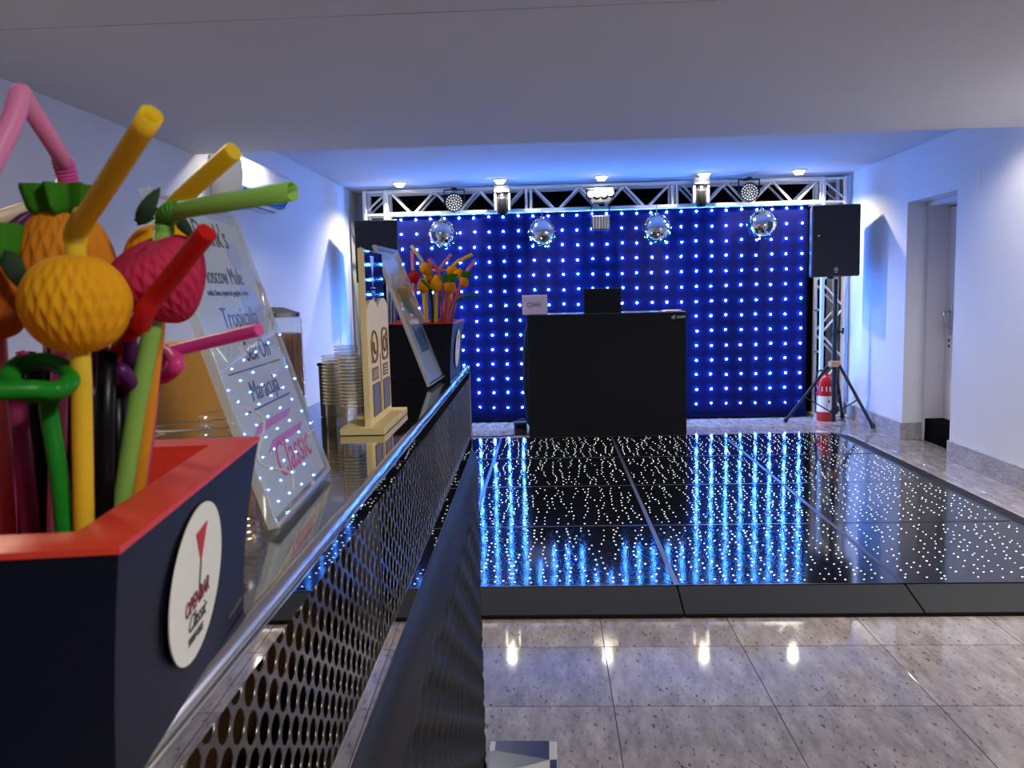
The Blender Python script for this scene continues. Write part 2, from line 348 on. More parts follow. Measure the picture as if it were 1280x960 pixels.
for x, w in zip((-1.51, -.475, .56, 1.596, 2.54), ('leftmost', 'second from left', 'middle', 'fourth from left', 'rightmost')):
    t = downlight(x, 8.60, ZC, w+' glowing recessed ceiling light in front of the truss', 'downlights over the truss')
    lamp('downlight_beam', 'SPOT', (0, 0, -.068), SPOT_W, (1., .9, .74), t, .025, 150)
for x, w in zip((-1.75, -.475, .56, 1.596, 2.68), ('leftmost', 'second from left', 'middle', 'fourth from left', 'rightmost')):
    t = downlight(x, 5.42, ZC, w+' recessed light of the row hidden behind the low ceiling edge', 'downlights behind the low ceiling edge')
    lamp('downlight_beam', 'SPOT', (0, 0, -.068), SPOT_W*ROW2*(0.6 if x < -1.7 else .7 if x > 2 else .4), (1., .92, .8), t, .04, 150)
for x, y, k, c, w in ((2.75, 3.9, 1.2, (1., .96, .92), 'out of view near the right wall'), (1.1, -.5, 1.1, (1., .95, .88), 'behind the camera on the right'), (-1.25, 1.5, .35, (1., .82, .55), 'above the work side of the bar')):
    t = downlight(x, y, ZN, 'wide round ceiling lamp '+w, 'lamps of the near room', .14, ROOML)
    lamp('room_beam', 'AREA', (0, 0, -.06), ROOM_W*k, c, t, .26)

# ---------------------------------------------------------------- aluminium truss goalpost
TY, TB = 8.90, 9.13
truss = thing('lighting_truss', 'silver aluminium box truss goalpost framing the LED curtain', 'truss', (.58, TY, 0))
def rod(name, a, b, r, m=ALU, parent=truss, n=10):
    o = Vector(parent.location) if parent.parent is None else Vector((0, 0, 0))
    return MB().tube([Vector(a)-o, Vector(b)-o], r, n).obj(name, m, parent, smooth=60)
LX0, LX1, RX0, RX1 = -1.945, -1.725, 2.885, 3.105
ZT, ZB = 2.515, 2.275
for y in (TY, TB):
    for z in (ZT, ZB): rod('beam_chord', (LX1, y, z), (RX0, y, z), .024)
    for x in (LX0, LX1, RX0, RX1): rod('column_chord', (x, y, .03), (x, y, 2.53), .024)
seg = (RX0-LX1)/3
for s in range(3):
    for y in (TY, TB):
        xs = LX1+s*seg; n = 3; w = (seg-.12)/n
        for k in range(n):
            a = xs+.06+k*w
            rod('beam_brace', (a+.01, y, ZT-.02), (a+w*.42, y, ZB+.02), .014, n=8)
            rod('beam_brace', (a+w*.56, y, ZB+.02), (a+w-.01, y, ZT-.02), .014, n=8)
        for xx in ((xs+.02, xs+seg-.03)):
            rod('beam_post', (xx, y, ZB), (xx, y, ZT), .016, n=8)
for s in range(3):
    for k in range(8):
        x = LX1+s*seg+.06+(seg-.12)*k/7
        if k % 2: rod('beam_tie', (x, TY, ZT), (x, TB, ZT), .012, n=8)
for xa, xb in ((LX0, LX1), (RX0, RX1)):
    for y in (TY, TB):
        for z in (ZT, ZB+.0): rod('column_tie', (xa, y, z), (xb, y, z), .016, n=8)
        z = .1; k = 0
        while z < 2.2:
            p, q = ((xa, xb) if k % 2 else (xb, xa)); rod('column_brace', (p, y, z), (q, y, z+.25), .012, n=8); z += .27; k += 1
        rod('column_brace', (xa if xa < 0 else xb, y, 2.30), (xb if xa < 0 else xa, y, 2.49), .012, n=8)
    for k in range(5):
        rod('column_tie', (xb if xa < 0 else xa, TY, .25+k*.45), (xb if xa < 0 else xa, TB, .25+k*.45), .012, n=8)
    MB().box((xa-.06-.58, -.07, 0), (xb+.06-.58, TB-TY+.07, .03)).obj('base_plate', ALU, truss, bevel=.004)
# black backdrop behind the truss
bd = MB(); n = 60; vs = []; fs = []
for j in range(2):
    for i in range(n+1):
        vs.append((-2.02+5.08*i/n, 9.30+.012*math.sin(i*1.1)+.006*math.sin(i*2.3), .03+2.49*j))
for i in range(n): fs.append((i, i+1, n+2+i, n+1+i))
bd.add(vs, fs); tag(bd.obj('black_backdrop', BLACKC, smooth=80, solid=.004), 'plain black cloth backdrop hanging behind the truss', 'backdrop')
# ---------------------------------------------------------------- LED curtain
CY = 8.945
cur = thing('led_curtain', 'dark blue star cloth curtain with a grid of blue-white LEDs', 'curtain', (.54, CY, 0))
vs = []; fs = []; nx, nz = 90, 40
for j in range(nz+1):
    for i in range(nx+1):
        x = -1.665+4.41*i/nx; z = .018+2.235*j/nz
        vs.append((x-.54, .005*math.sin(x*5.1+.6*math.sin(z*2))+.003*math.sin(x*11+z*3), z))
for j in range(nz):
    for i in range(nx): fs.append((j*(nx+1)+i, j*(nx+1)+i+1, (j+1)*(nx+1)+i+1, (j+1)*(nx+1)+i))
c = MB(); c.add(vs, fs); c.obj('cloth', CURT, cur, smooth=80, solid=.003)
led = MB(); led.lathe([(0, -.011), (.0057, -.0094), (.0097, -.0053), (.011, 0), (.0097, .0053), (.0057, .0094), (0, .011)], 10); led_me = led.mesh('led', LEDM, 70)
NC, NR = 28, 14; rest = MB(); cnt = 0
cells = [(i, j) for j in range(NR) for i in range(NC)]
def behind_booth(i, j):
    x = -1.564+.1569*i; z = 2.222-.1577*j; return -.2 < x < 1.43 and z < 1.12
vis = [c for c in cells if not behind_booth(*c)]; hid = [c for c in cells if behind_booth(*c)]
for k, (i, j) in enumerate(vis+hid):
    x = -1.564+.1569*i + random.uniform(-.006, .006); z = 2.222-.1577*j + random.uniform(-.006, .006)
    if k < 300: link_mesh('led', led_me, cur, (x-.54, -.019, z))
    else: rest.lathe([(0, -.009), (.008, -.0043), (.009, 0), (.008, .0043), (0, .009)], 6, M=Matrix.Translation((x-.54, -.019, z)))
stuff(rest.obj('led_string', LEDM, cur))

# ---------------------------------------------------------------- lights on the truss
def spot_words(i): return ('left', 'right')[i]
for i, (x, z) in enumerate(((-.966, 2.36), (2.078, 2.373))):
    t = thing('par_light', 'black round par can with white LED lenses on the %s of the truss' % spot_words(i), 'stage light', (x, 8.75, z), 0, 'par lights on the truss')
    Mx = Matrix.Rotation(-PI/2+.12, 4, 'X') @ Matrix.Rotation(PI, 4, 'X')
    Mx = Matrix.Rotation(PI/2-.1, 4, 'X')
    MB().lathe([(.0, -.09), (.05, -.09), (.085, -.06), (.094, -.03), (.094, .035), (.098, .04), (.098, .05), (.09, .05), (.088, .035), (0, .035)], 28, M=Mx).obj('housing', BLK, t, smooth=40)
    d = MB()
    for ring, cnt in ((0, 1), (1, 6), (2, 12), (3, 18)):
        for q in range(cnt):
            a = 2*PI*q/cnt + ring*.3; rr = ring*.0255
            d.lathe([(.0092, .036), (.0078, .041), (0, .043)], 8, M=Mx @ Matrix.Translation((rr*math.cos(a), rr*math.sin(a), 0)))
    stuff(d.obj('lens_cluster', PARDOT, t, smooth=60))
    MB().box((-.11, -.012, -.01), (-.1, .012, .14)).box((.1, -.012, -.01), (.11, .012, .14)).box((-.11, -.012, .13), (.11, .012, .142)).obj('yoke', BLK, t, bevel=.002)
    MB().box((-.025, -.02, .14), (.025, .17, .16)).obj('clamp', BLK, t, bevel=.003)
for i, (x, z) in enumerate(((-.462, 2.43), (1.585, 2.45))):
    t = thing('moving_head', 'dark moving head light with light grey base on the %s of the truss' % spot_words(i), 'stage light', (x, 8.74, z), 0, 'moving heads on the truss')
    MB().box((-.085, -.07, .02), (.085, .09, .085)).obj('base', GREY, t, bevel=.008)
    y = MB().box((-.085, -.045, -.17), (-.062, .045, .02)).box((.062, -.045, -.17), (.085, .045, .02)).obj('yoke', GREY, t, bevel=.008)
    MB().lathe([(0, -.022), (.012, -.022), (.014, 0), (0, 0)], 10, M=frame((.085, 0, -.06), (0, 1, 0), (0, 0, 1))).lathe([(0, -.002), (.014, -.002), (.012, .02), (0, .02)], 10, M=frame((-.085, 0, -.06), (0, 0, 1), (0, 1, 0))).obj('tilt_knob', BLK, y)
    h = MB().lathe([(0, .02), (.045, .015), (.058, -.02), (.058, -.19), (.05, -.2), (.045, -.19), (0, -.19)], 22, M=Matrix.Rotation(-.08, 4, 'X')).obj('head', BLKG, t, smooth=40)
    MB().lathe([(.059, -.03), (.062, -.035), (.062, -.05), (.059, -.055)], 22).lathe([(.059, -.14), (.062, -.145), (.062, -.16), (.059, -.165)], 22).obj('ring', BLK, h, smooth=40)
t = thing('blinder_light', 'dark effect light with four white bulbs at the middle of the truss', 'stage light', (.555, 8.75, 2.40))
MB().add([(-.13, -.05, .05), (.13, -.05, .05), (.15, -.05, -.01), (.09, -.05, -.085), (-.09, -.05, -.085), (-.15, -.05, -.01), (-.13, .08, .05), (.13, .08, .05), (.15, .08, -.01), (.09, .08, -.085), (-.09, .08, -.085), (-.15, .08, -.01)],
         [(0, 5, 4, 3, 2, 1), (6, 7, 8, 9, 10, 11)]+[(i, (i+1) % 6, (i+1) % 6+6, i+6) for i in range(6)]).obj('housing', BLK, t, bevel=.006)
MB().box((-.15, -.06, .05), (.15, .06, .065)).obj('bracket', GREY, t, bevel=.003)
for k in range(4):
    b = MB().lathe([(.031, 0), (.036, -.004), (.036, .012), (.031, .012)], 18, M=frame((-.1+.067*k, -.055, .005+.012*(k == 3)), (1, 0, 0), (0, 0, 1))).obj('lamp_rim', GREY, t, smooth=40)
    MB().lathe([(.031, .002), (.02, .009), (0, .012)], 16, M=frame((-.1+.067*k, -.055, .005+.012*(k == 3)), (1, 0, 0), (0, 0, 1))).obj('bulb', LAMPS, b, smooth=60)
t = thing('strobe_box', 'small silver grey box light hanging below the middle of the truss', 'stage light', (.556, 8.78, 2.04))
MB().box((-.095, -.04, 0), (.095, .05, .15)).obj('housing', BLK, t, bevel=.006)
for k in range(6): MB().box((-.088+.0305*k, -.052, .01), (-.064+.0305*k, -.04, .14)).obj('reflector_cell', STEEL, t, bevel=.003)
MB().box((-.1, -.005, .14), (-.09, .005, .245)).box((.09, -.005, .14), (.1, .005, .245)).box((-.1, -.005, .235), (-.09, .115, .245)).box((.09, -.005, .235), (.1, .115, .245)).obj('bracket', BLK, t)
# mirror balls
mbv = MB(); rings = 24; R = .15
for j in range(rings):
    a0, a1 = -PI/2+PI*j/rings, -PI/2+PI*(j+1)/rings; am = (a0+a1)/2; n = max(4, int(2*rings*math.cos(am)))
    for i in range(n):
        b0, b1 = 2*PI*i/n, 2*PI*(i+1)/n; q = []
        for a, b in ((a0, b0), (a0, b1), (a1, b1), (a1, b0)):
            q.append(Vector((R*math.cos(a)*math.cos(b), R*math.cos(a)*math.sin(b), R*math.sin(a))))
        cc = sum(q, Vector())/4
        q = [cc+(p-cc)*.93 for p in q]; tl = Vector((random.gauss(0, .012), random.gauss(0, .012), random.gauss(0, .012)))
        q = [p + cc.normalized()*((p-cc).dot(tl)) for p in q]
        mbv.add(q, [(0, 1, 2, 3)])
facets_me = mbv.mesh('mirror_facets', TILEM)
core_me = MB().lathe([(R*.985*math.cos(-PI/2+PI*k/16), R*.985*math.sin(-PI/2+PI*k/16)) for k in range(17)], 32).mesh('ball_core', GREY, 80)
for (x, z), w in zip(((-1.103, 2.04), (-.053, 2.029), (1.135, 2.034), (2.21, 2.045)), ('leftmost', 'second from left', 'third from left', 'rightmost')):
    t = thing('mirror_ball', w+' of the four silver mirror balls hanging from the truss', 'disco ball', (x, 8.745, z), random.uniform(0, 3), 'mirror balls on the truss')
    link_mesh('core', core_me, t); stuff(link_mesh('mirror_facets', facets_me, t))
    MB().lathe([(.02, .148), (.02, .165), (.006, .168), (.0, .168)], 14).obj('cap', STEEL, t)
    MB().tube([(0, 0, .165), (0, 0, .25)], .003, 6).obj('chain', STEEL, t)

# ---------------------------------------------------------------- loudspeakers
def speaker(x0, x1, z0, z1, y, label, rz, logo=True):
    w = (x1-x0); h = z1-z0
    t = thing('loudspeaker', label, 'loudspeaker', ((x0+x1)/2, y, z0), rz)
    a = w/2; d = .36
    MB().hexa([(-a, 0, 0), (a, 0, 0), (a*.62, d, 0), (-a*.62, d, 0)], [(-a, 0, h), (a, 0, h), (a*.62, d, h), (-a*.62, d, h)]).obj('cabinet', BLK, t, bevel=.012)
    g = MB().box((-a+.005, -.012, .008), (a-.005, .0, h-.008)).obj('grille', BLK, t, bevel=.006)
    M = frame((0, -.0125, .068), (1, 0, 0), (0, 0, 1))
    if logo:
        b = MB().lathe([(.017, 0), (.0205, 0), (.0205, .002), (.017, .002), (.017, 0)], 24, M=M)
        for k in range(3):
            r = M @ Matrix.Rotation(PI/2+k*2*PI/3, 4, 'Z')
            b.box((-.014, -.0012, 0), (.016, .0012, .002), M=r).box((.006, -.004, 0), (.016, -.0024, .002), M=r).box((.006, .0024, 0), (.016, .004, .002), M=r)
        b.obj('badge', SILVER, g)
        MB().box((-.016, -.0305, 0), (.016, -.0245, .0015), M=M).obj('badge_bar', SILVER, g)
    MB().lathe([(0, 0), (.008, 0), (.008, .004), (0, .004)], 10, M=frame((-a+.06, -.0125, h*.57), (1, 0, 0), (0, 0, 1))).obj('screw', STEEL, g)
    MB().lathe([(.03, -.02), (.03, 0)], 14, closed=True, M=Matrix.Translation((0, .15, 0))).obj('pole_cup', BLK, t)
    return t
speaker(2.552, 3.015, 1.492, 2.18, 8.2, 'black loudspeaker with a round silver badge on the tripod by the right wall', .0)
speaker(-1.934, -1.492, 1.55, 2.17, 8.3, 'black loudspeaker on the left behind the cream payment sign', 0, False)
def stand(x, y, zt, hub, label, feet):
    t = thing('speaker_stand', label, 'speaker stand', (x, y, 0))
    MB().tube([(0, 0, .04), (0, 0, zt-.35)], .021, 14).tube([(0, 0, zt-.36), (0, 0, zt-.025)], .0165, 14).obj('pole', BLK, t, smooth=60)
    h = MB().lathe([(.028, hub), (.062, hub+.005), (.062, hub+.055), (.03, hub+.062)], 8, closed=True).obj('hub', TAN, t, smooth=30); h['label'] = 'tan plastic hub of the tripod'
    cl = MB().lathe([(.028, .9), (.03, .905), (.03, .97), (.028, .975)], 14, closed=True).obj('collar', BLK, t, smooth=40)
    MB().tube([(.02, -.01, .94), (.07, -.03, .95)], .009, 8).tube([(.066, -.03, .925), (.07, -.03, .985)], .011, 8).obj('knob', BLK, cl, smooth=60)
    MB().lathe([(.023, .12), (.036, .125), (.036, .155), (.023, .16)], 10, closed=True).obj('sliding_collar', BLK, t)
    for fx, fy in feet:
        d = Vector((fx, fy, 0)).normalized()
        top = d*.05+Vector((0, 0, hub+.02)); ft = Vector((fx, fy, .015))
        l = MB().tube([top, ft], .0155, 10).obj('leg', BLK, t, smooth=60)
        MB().tube([ft+(top-ft)*.06, ft-(top-ft).normalized()*.0], [.021, .024], 10).obj('rubber_foot', BLKG, l, smooth=60)
        m = ft+(top-ft)*.45
        MB().tube([m, (d.x*.03, d.y*.03, .14)], .007, 6).obj('brace', BLK, t, smooth=60)
    return t
stand(2.842, 8.36, 1.492, .595, 'black tripod stand with tan hub carrying the right loudspeaker', ((-.425, .205), (.294, -.275), (.25, .46)))
stand(-1.713, 8.46, 1.55, .595, 'black tripod stand under the left loudspeaker behind the bar', ((-.3, -.35), (.4, -.1), (-.1, .4)))

# ---------------------------------------------------------------- fire extinguisher
t = thing('fire_extinguisher', 'red fire extinguisher with white label on the floor behind the tripod', 'fire extinguisher', (2.87, 8.70, 0))
MB().lathe([(0, 0), (.078, 0), (.085, .012), (.085, .40), (.078, .44), (.05, .475), (.025, .49), (.022, .51)], 28).obj('cylinder', EXTR, t, smooth=50)
l = MB().lathe([(.086, .10), (.0865, .1), (.0865, .265), (.086, .265)], 28).obj('label_band', WHITEP, t, smooth=50); l['label'] = 'white printed label around the cylinder'
MB().box((.0, -.0885, .20), (.018, -.086, .222)).box((-.05, -.0735, .235), (.04, -.072, .238)).obj('label_print', INK, l)
for a, b in ((-.06, -.012), (.014, .055)):
    MB().add([(a, -math.sqrt(.0868**2-a*a), .315), (b, -math.sqrt(.0868**2-b*b), .315), (b, -math.sqrt(.0868**2-b*b), .365), (a, -math.sqrt(.0868**2-a*a), .365)], [(0, 1, 2, 3)]).obj('small_label', WHITEP, t, solid=.001)
MB().lathe([(0, .5), (.022, .5), (.024, .53), (.014, .55), (0, .55)], 14).box((-.012, -.09, .545), (.012, .03, .556)).box((-.01, -.085, .515), (.01, 0, .524)).obj('valve', BLK, t, smooth=40)
MB().tube(smooth_path([(-.02, 0, .53), (-.08, -.02, .52), (-.105, -.02, .44), (-.11, -.01, .3), (-.1, 0, .18)]), .009, 8).obj('hose', BLK, t, smooth=60)

# ---------------------------------------------------------------- DJ booth
t = thing('dj_booth', 'plain black cloth-covered DJ booth in front of the LED curtain', 'dj booth', (.54, 7.86, 0))
MB().box((-.752, 0, 0), (.754, .6, 1.19)).obj('body', BOOTH, t, bevel=.012)
MB().box((-.755, -.005, 1.185), (.757, .605, 1.197)).obj('top_board', BLK, t, bevel=.003)
vs = []; fs = []
for j in range(13):
    z = .12+1.0*j/12; w = .05*math.sin(PI*j/12)**.6+.004
    for i, (dx, dy) in enumerate(((0, .02), (-w, .10), (-w*1.1, .3), (0, .5))): vs.append((-.752+dx, dy, z))
for j in range(12):
    for i in range(3): fs.append((j*4+i, j*4+i+1, j*4+5+i, j*4+4+i))
c = MB(); c.add(vs, fs); c.obj('side_drape', BOOTH, t, smooth=80, solid=.004)
MB().box((.60, -.008, 1.125), (.735, -.004, 1.17)).obj('badge_backing', BOOTH, t)
text('badge_text', 'dj som', .048, WHITEP, t, frame((.672, -.013, 1.15), (1, .0, 0), (0, 0, 1)), shear=.35)
lp = thing('laptop', 'open pale lilac laptop with a dark logo on the left end of the DJ booth', 'laptop', (-.135, 7.9, 1.198))
M = frame((0, .02, .095), (1, 0, 0), (0, -.18, 1))
sc_ = MB().box((-.12, -.092, -.004), (.12, .092, .004), M=M).obj('lid', LAPTOP, lp, bevel=.003)
MB().box((-.12, .03, 0), (.12, .2, .012)).obj('keyboard_base', LAPTOP, lp, bevel=.003)
lg = MB(); pts = []
for k in range(25):
    a = .5+k/24*5.3; pts.append((-.048+.024*math.cos(a), .024*math.sin(a), .0055))
lg.tube([M @ Vector(p) for p in pts], .003, 5)
rr = [(-.035, .016), (.055, .016), (.066, .008), (.06, -.008), (.05, -.014), (-.03, -.014), (-.04, 0), (-.035, .016)]
lg.tube([M @ Vector((x, y, .0055)) for x, y in rr], .0022, 5)
for k in range(5): lg.box((-.022+.015*k, -.006, .004), (-.012+.015*k, .006, .006), M=M)
lg.obj('logo', INK, sc_)
mo = thing('dj_monitor', 'dark flat panel standing on top of the black DJ booth', 'monitor', (.513, 7.95, 1.197))
MB().box((-.178, 0, .0), (.178, .03, .235)).obj('panel', BOOTH, mo, bevel=.004)
MB().box((-.178, -.002, .229), (.178, .032, .237)).obj('top_edge', TRIMD, mo)
MB().box((-.08, -.03, 0), (.08, .12, .008)).obj('foot', BLK, mo, bevel=.002)
tb = thing('laptop_stand_base', 'thin pale tablet lying on the right end of the DJ booth top', 'tablet', (1.18, 7.93, 1.1975), .1)
MB().box((-.09, -.04, 0), (.07, .1, .014)).obj('slab', LAPTOP, tb, bevel=.003)
bx = thing('floor_box', 'small black equipment box on the floor left of the DJ booth', 'box', (-.30, 8.1, 0), .1)
MB().box((-.065, 0, 0), (.06, .13, .13)).obj('housing', BLK, bx, bevel=.008)
MB().box((-.05, -.006, .02), (.045, 0, .11)).obj('face_plate', BLKG, bx, bevel=.002)
MB().tube(smooth_path([(.05, .05, .12), (.085, .03, .14), (.09, 0, .08), (.075, -.02, .01)]), .006, 6).tube(smooth_path([(-.03, .06, .13), (0, .04, .155), (.05, .03, .15), (.075, .02, .1)]), .006, 6).obj('cable', BLK, bx, smooth=60)
tag(MB().tube(smooth_path([(-1.3, 8.02, .006), (-.9, 8.05, .006), (-.6, 8.02, .006), (-.375, 8.08, .006)], 8), .006, 6).obj('floor_cable', BLK, smooth=60), 'thin black cable running along the floor behind the dance floor', 'cable')

# ---------------------------------------------------------------- starlit dance floor
DX = [-1.49, -.468, .554, 1.563, 2.568]; DYY = [3.645, 4.618, 5.602, 6.585, 7.565]; DH = .07
df = thing('dance_floor', 'black glossy dance floor of square panels full of tiny star lights', 'dance floor', (.54, 3.43, 0))
o = Vector((.54, 3.43, 0))
for i in range(4):
    for j in range(4):
        x0, x1, y0, y1 = DX[i], DX[i+1], DYY[j], DYY[j+1]; cx, cyy = (x0+x1)/2, (y0+y1)/2; w, h = (x1-x0)/2, (y1-y0)/2
        p = link_mesh('floor_panel', MB().box((-w+.004, -h+.003, -DH), (w-.004, h-.003, 0)).mesh('floor_panel', STARP), df, (cx-o.x, cyy-o.y, DH+random.uniform(-.0008, .0008)))
        p.rotation_euler = (random.uniform(-.0012, .0012), random.uniform(-.0012, .0012), 0)
        st = MB(); ns = 16
        for s in range(ns):
            xb = -w+.05+(2*w-.1)*s/(ns-1); ph = random.uniform(0, 6); amp = random.uniform(.006, .026); fr = random.uniform(4, 9)
            y = -h+.045+random.uniform(0, .03); dens = random.choice((.058, .066, .076))
            while y < h-.04:
                x = xb + amp*math.sin(y*fr+ph)+random.uniform(-.013, .013)
                if random.random() < .9 and abs(x) < w-.025:
                    r = random.choice((.0034, .004, .004, .0047))
                    st.add([(x, y, .0016)]+[(x+r*math.cos(a*PI/3), y+r*math.sin(a*PI/3), .0008) for a in range(6)], [(0, 1+a, 1+(a+1) % 6) for a in range(6)], 0 if random.random() < .62 else 1)
                y += dens*random.uniform(.7, 1.25)
        stuff(st.obj('star_leds', [STARM, STARB], p))
        tr = MB().box((-w, -h, -.004), (-w+.011, h, .0014)).box((w-.011, -h, -.004), (w, h, .0014)).box((-w, -h, -.004), (w, -h+.004, .0008)).box((-w, h-.004, -.004), (w, h, .0008))
        tr.obj('edge_trim', TRIMD, p)
YR, XRR = 3.435, 2.765
for i in range(4):
    a, b = DX[i]+.003-o.x, DX[i+1]-.003-o.x
    MB().hexa([(a, 0.005, 0), (b, .005, 0), (b, .207, 0), (a, .207, 0)], [(a, .005, .018), (b, .005, .018), (b, .207, DH), (a, .207, DH)]).obj('ramp_piece', RAMP, df, bevel=.003)
    MB().hexa([(a, 4.14, 0), (b, 4.14, 0), (b, 4.27, 0), (a, 4.27, 0)], [(a, 4.14, DH), (b, 4.14, DH), (b, 4.27, .015), (a, 4.27, .015)]).obj('ramp_piece', RAMP, df, bevel=.003)
for j in range(4):
    a, b = DYY[j]+.003-o.y, DYY[j+1]-.003-o.y; x0, x1 = DX[4]+.003-o.x, XRR-o.x
    MB().hexa([(x0, a, 0), (x1, a, 0), (x1, b, 0), (x0, b, 0)], [(x0, a, DH), (x1, a, .018), (x1, b, .018), (x0, b, DH)]).obj('ramp_piece', RAMP, df, bevel=.003)
x0, x1 = DX[4]+.003-o.x, XRR-o.x
MB().hexa([(x0, .005, 0), (x1, .005, 0), (x1, .21, 0), (x0, .21, 0)], [(x0, .005, .018), (x1, .005, .016), (x1, .21, .018), (x0, .21, DH)]).obj('ramp_piece', RAMP, df, bevel=.003)
MB().hexa([(x0, 4.14, 0), (x1, 4.14, 0), (x1, 4.27, 0), (x0, 4.27, 0)], [(x0, 4.14, DH), (x1, 4.14, .018), (x1, 4.27, .015), (x0, 4.27, .016)]).obj('ramp_piece', RAMP, df, bevel=.003)

# ---------------------------------------------------------------- air conditioner
ac = thing('air_conditioner', 'white split air conditioner high on the left wall', 'air conditioner', (XL, 5.30, 2.05))
prof = [(0, .0), (.09, 0), (.165, .03), (.205, .085), (.215, .15), (.212, .24), (.195, .272), (.15, .285), (0, .285)]
n = len(prof); L = 1.0
c = MB(); c.add([(x, 0, z) for x, z in prof]+[(x, L, z) for x, z in prof], [tuple(range(n)), tuple(range(2*n-1, n-1, -1))]+[(i+n, (i+1) % n+n, (i+1) % n, i) for i in range(n)])
c.obj('body', WHT, ac, bevel=.004)
MB().hexa([(.10, .08, -.003), (.165, .08, .026), (.165, .92, .026), (.10, .92, -.003)], [(.10, .08, .004), (.165, .08, .034), (.165, .92, .034), (.10, .92, .004)]).obj('outlet_slot', BLKG, ac)
MB().hexa([(.170, .06, .028), (.205, .06, .078), (.205, .94, .078), (.170, .94, .028)], [(.165, .06, .031), (.2, .06, .081), (.2, .94, .081), (.165, .94, .031)]).obj('louver_slot', BLKG, ac)
MB().hexa([(.135, .07, .0), (.158, .07, .012), (.158, .93, .012), (.135, .93, .0)], [(.131, .07, .008), (.155, .07, .02), (.155, .93, .02), (.131, .93, .008)]).obj('louver', WHT, ac)
MB().box((.2135, .55, .10), (.2165, .62, .112)).obj('badge', GREY, ac)
MB().box((-.0, -.001, .01), (.004, .004, .28)).obj('edge_shade_strip', GREY, ac)  # grey strip drawing the shaded line where the unit meets the wall

# ---------------------------------------------------------------- the bar
BA = math.radians(1.18); ZB_ = 1.21
bar = thing('bar_counter', 'bar counter with mirror steel top, perforated steel front and black padded base', 'bar', (-.169, 0, 0), BA)
BL0, BL1, BW = -.25, 2.215, .232
MB().box((-BW, BL0, ZB_-.012), (-.006, BL1, ZB_)).obj('counter_top', MIRROR, bar, bevel=.001)
e = MB().tube([(-.007, BL0, ZB_-.0055), (-.007, BL1, ZB_-.0055)], .0065, 12).obj('top_edge', EDGE, bar, smooth=60); e['label'] = 'bright rounded front edge of the counter top'
MB().box((-.014, BL0, 1.181), (-.0012, BL1-.002, ZB_-.011)).obj('fascia', MIRF, bar, bevel=.0008)
MB().box((-.014, BL0, .93), (-.0012, BL1-.002, 1.027)).obj('lower_band', MIRF, bar, bevel=.0008)
MB().box((-.004, BL0, 1.0255), (.0015, BL1-.002, 1.0285)).obj('band_lip', EDGE, bar)
def perforated(y0, y1, z0, z1):
    mb = bmesh.new(); rh, p = .0101, .0238; px_ = p*math.sqrt(3)/2
    ncol = max(1, round((y1-y0)/px_)); px_ = (y1-y0)/ncol; K = 12; s = p/math.sqrt(3)
    V = {}
    def vert(y, z, x=0.):
        k = (round(y, 4), round(z, 4), x)
        if k not in V: V[k] = mb.verts.new((x, y, z))
        return V[k]
    for cidx in range(ncol):
        yc = y0+px_*(cidx+.5); z = z0+(p/2 if cidx % 2 else 0.)
        while z < z1:
            hexp = []
            for q in range(6):
                a = q*PI/3; b = (q+1)*PI/3
                c1 = (math.cos(a)*s, math.sin(a)*s); c2 = (math.cos(b)*s, math.sin(b)*s)
                hexp.append(c1); hexp.append(((c1[0]+c2[0])/2, (c1[1]+c2[1])/2))
            outer = [vert(yc+u*(px_/(p*math.sqrt(3)/2)), z+v) for u, v in hexp]
            ring = [mb.verts.new((0, yc+rh*math.cos(q*2*PI/K), z+rh*math.sin(q*2*PI/K))) for q in range(K)]
            back = [mb.verts.new((-.0009, yc+rh*math.cos(q*2*PI/K), z+rh*math.sin(q*2*PI/K))) for q in range(K)]
            for q in range(K):
                q2 = (q+1) % K
                try:
                    mb.faces.new((outer[q], outer[q2], ring[q2], ring[q])); f = mb.faces.new((ring[q], ring[q2], back[q2], back[q])); f.smooth = True
                except ValueError: pass
            z += p
    me = bpy.data.meshes.new('perforated_panel'); mb.to_mesh(me); mb.free(); me.materials.append(PERF); return me
for a, b in ((BL0, .86), (.866, 1.62), (1.626, 2.19)):
    link_mesh('perforated_panel', perforated(a, b, 1.028, 1.183), bar, (-.003, 0, 0))
MB().box((-.03, .862, 1.027), (-.0015, .865, 1.181)).obj('seam_strip', STEEL, bar)
MB().box((-.03, 1.6215, 1.027), (-.0015, 1.6255, 1.181)).obj('seam_strip', STEEL, bar)
MB().box((-.022, 2.19, .93), (-.001, 2.2135, ZB_-.012)).box((-BW, 2.2, .0), (-.02, BL1, ZB_-.012)).obj('end_panel', STEEL, bar, bevel=.001)
MB().box((-BW, BL0, .0), (-BW+.01, 2.2, .96)).obj('back_panel', INNER, bar)
MB().box((-BW+.01, BL0, .49), (-.03, 2.2, .5)).obj('inner_shelf', INNER, bar)
vs = []; fs = []; ny, nz2 = 420, 140
PADT = .988
def padx(y, z):
    top = PADT; x = .012
    if z > top-.05: u = (z-(top-.05))/.05; x -= .03*(1-math.sqrt(max(0, 1-u*u)))
    if z < top-.10:
        fade = min(1, (top-.10-z)/.05); A = y/.075+z/.042; B = y/.075-z/.042
        c = (.5-.5*math.cos(PI*A))*(.5-.5*math.cos(PI*B)); x -= .015*fade*c**.75
    return x
for j in range(nz2+1):
    z = .01+(PADT-.06-.01)*j/(nz2-10) if j < nz2-10 else PADT-.06+.06*(j-(nz2-10))/10
    for i in range(ny+1):
        y = BL0+(BL1-BL0)*i/ny; vs.append((padx(y, z), y, z))
for j in range(nz2):
    for i in range(ny): a = j*(ny+1)+i; fs.append((a, a+1, a+ny+2, a+ny+1))
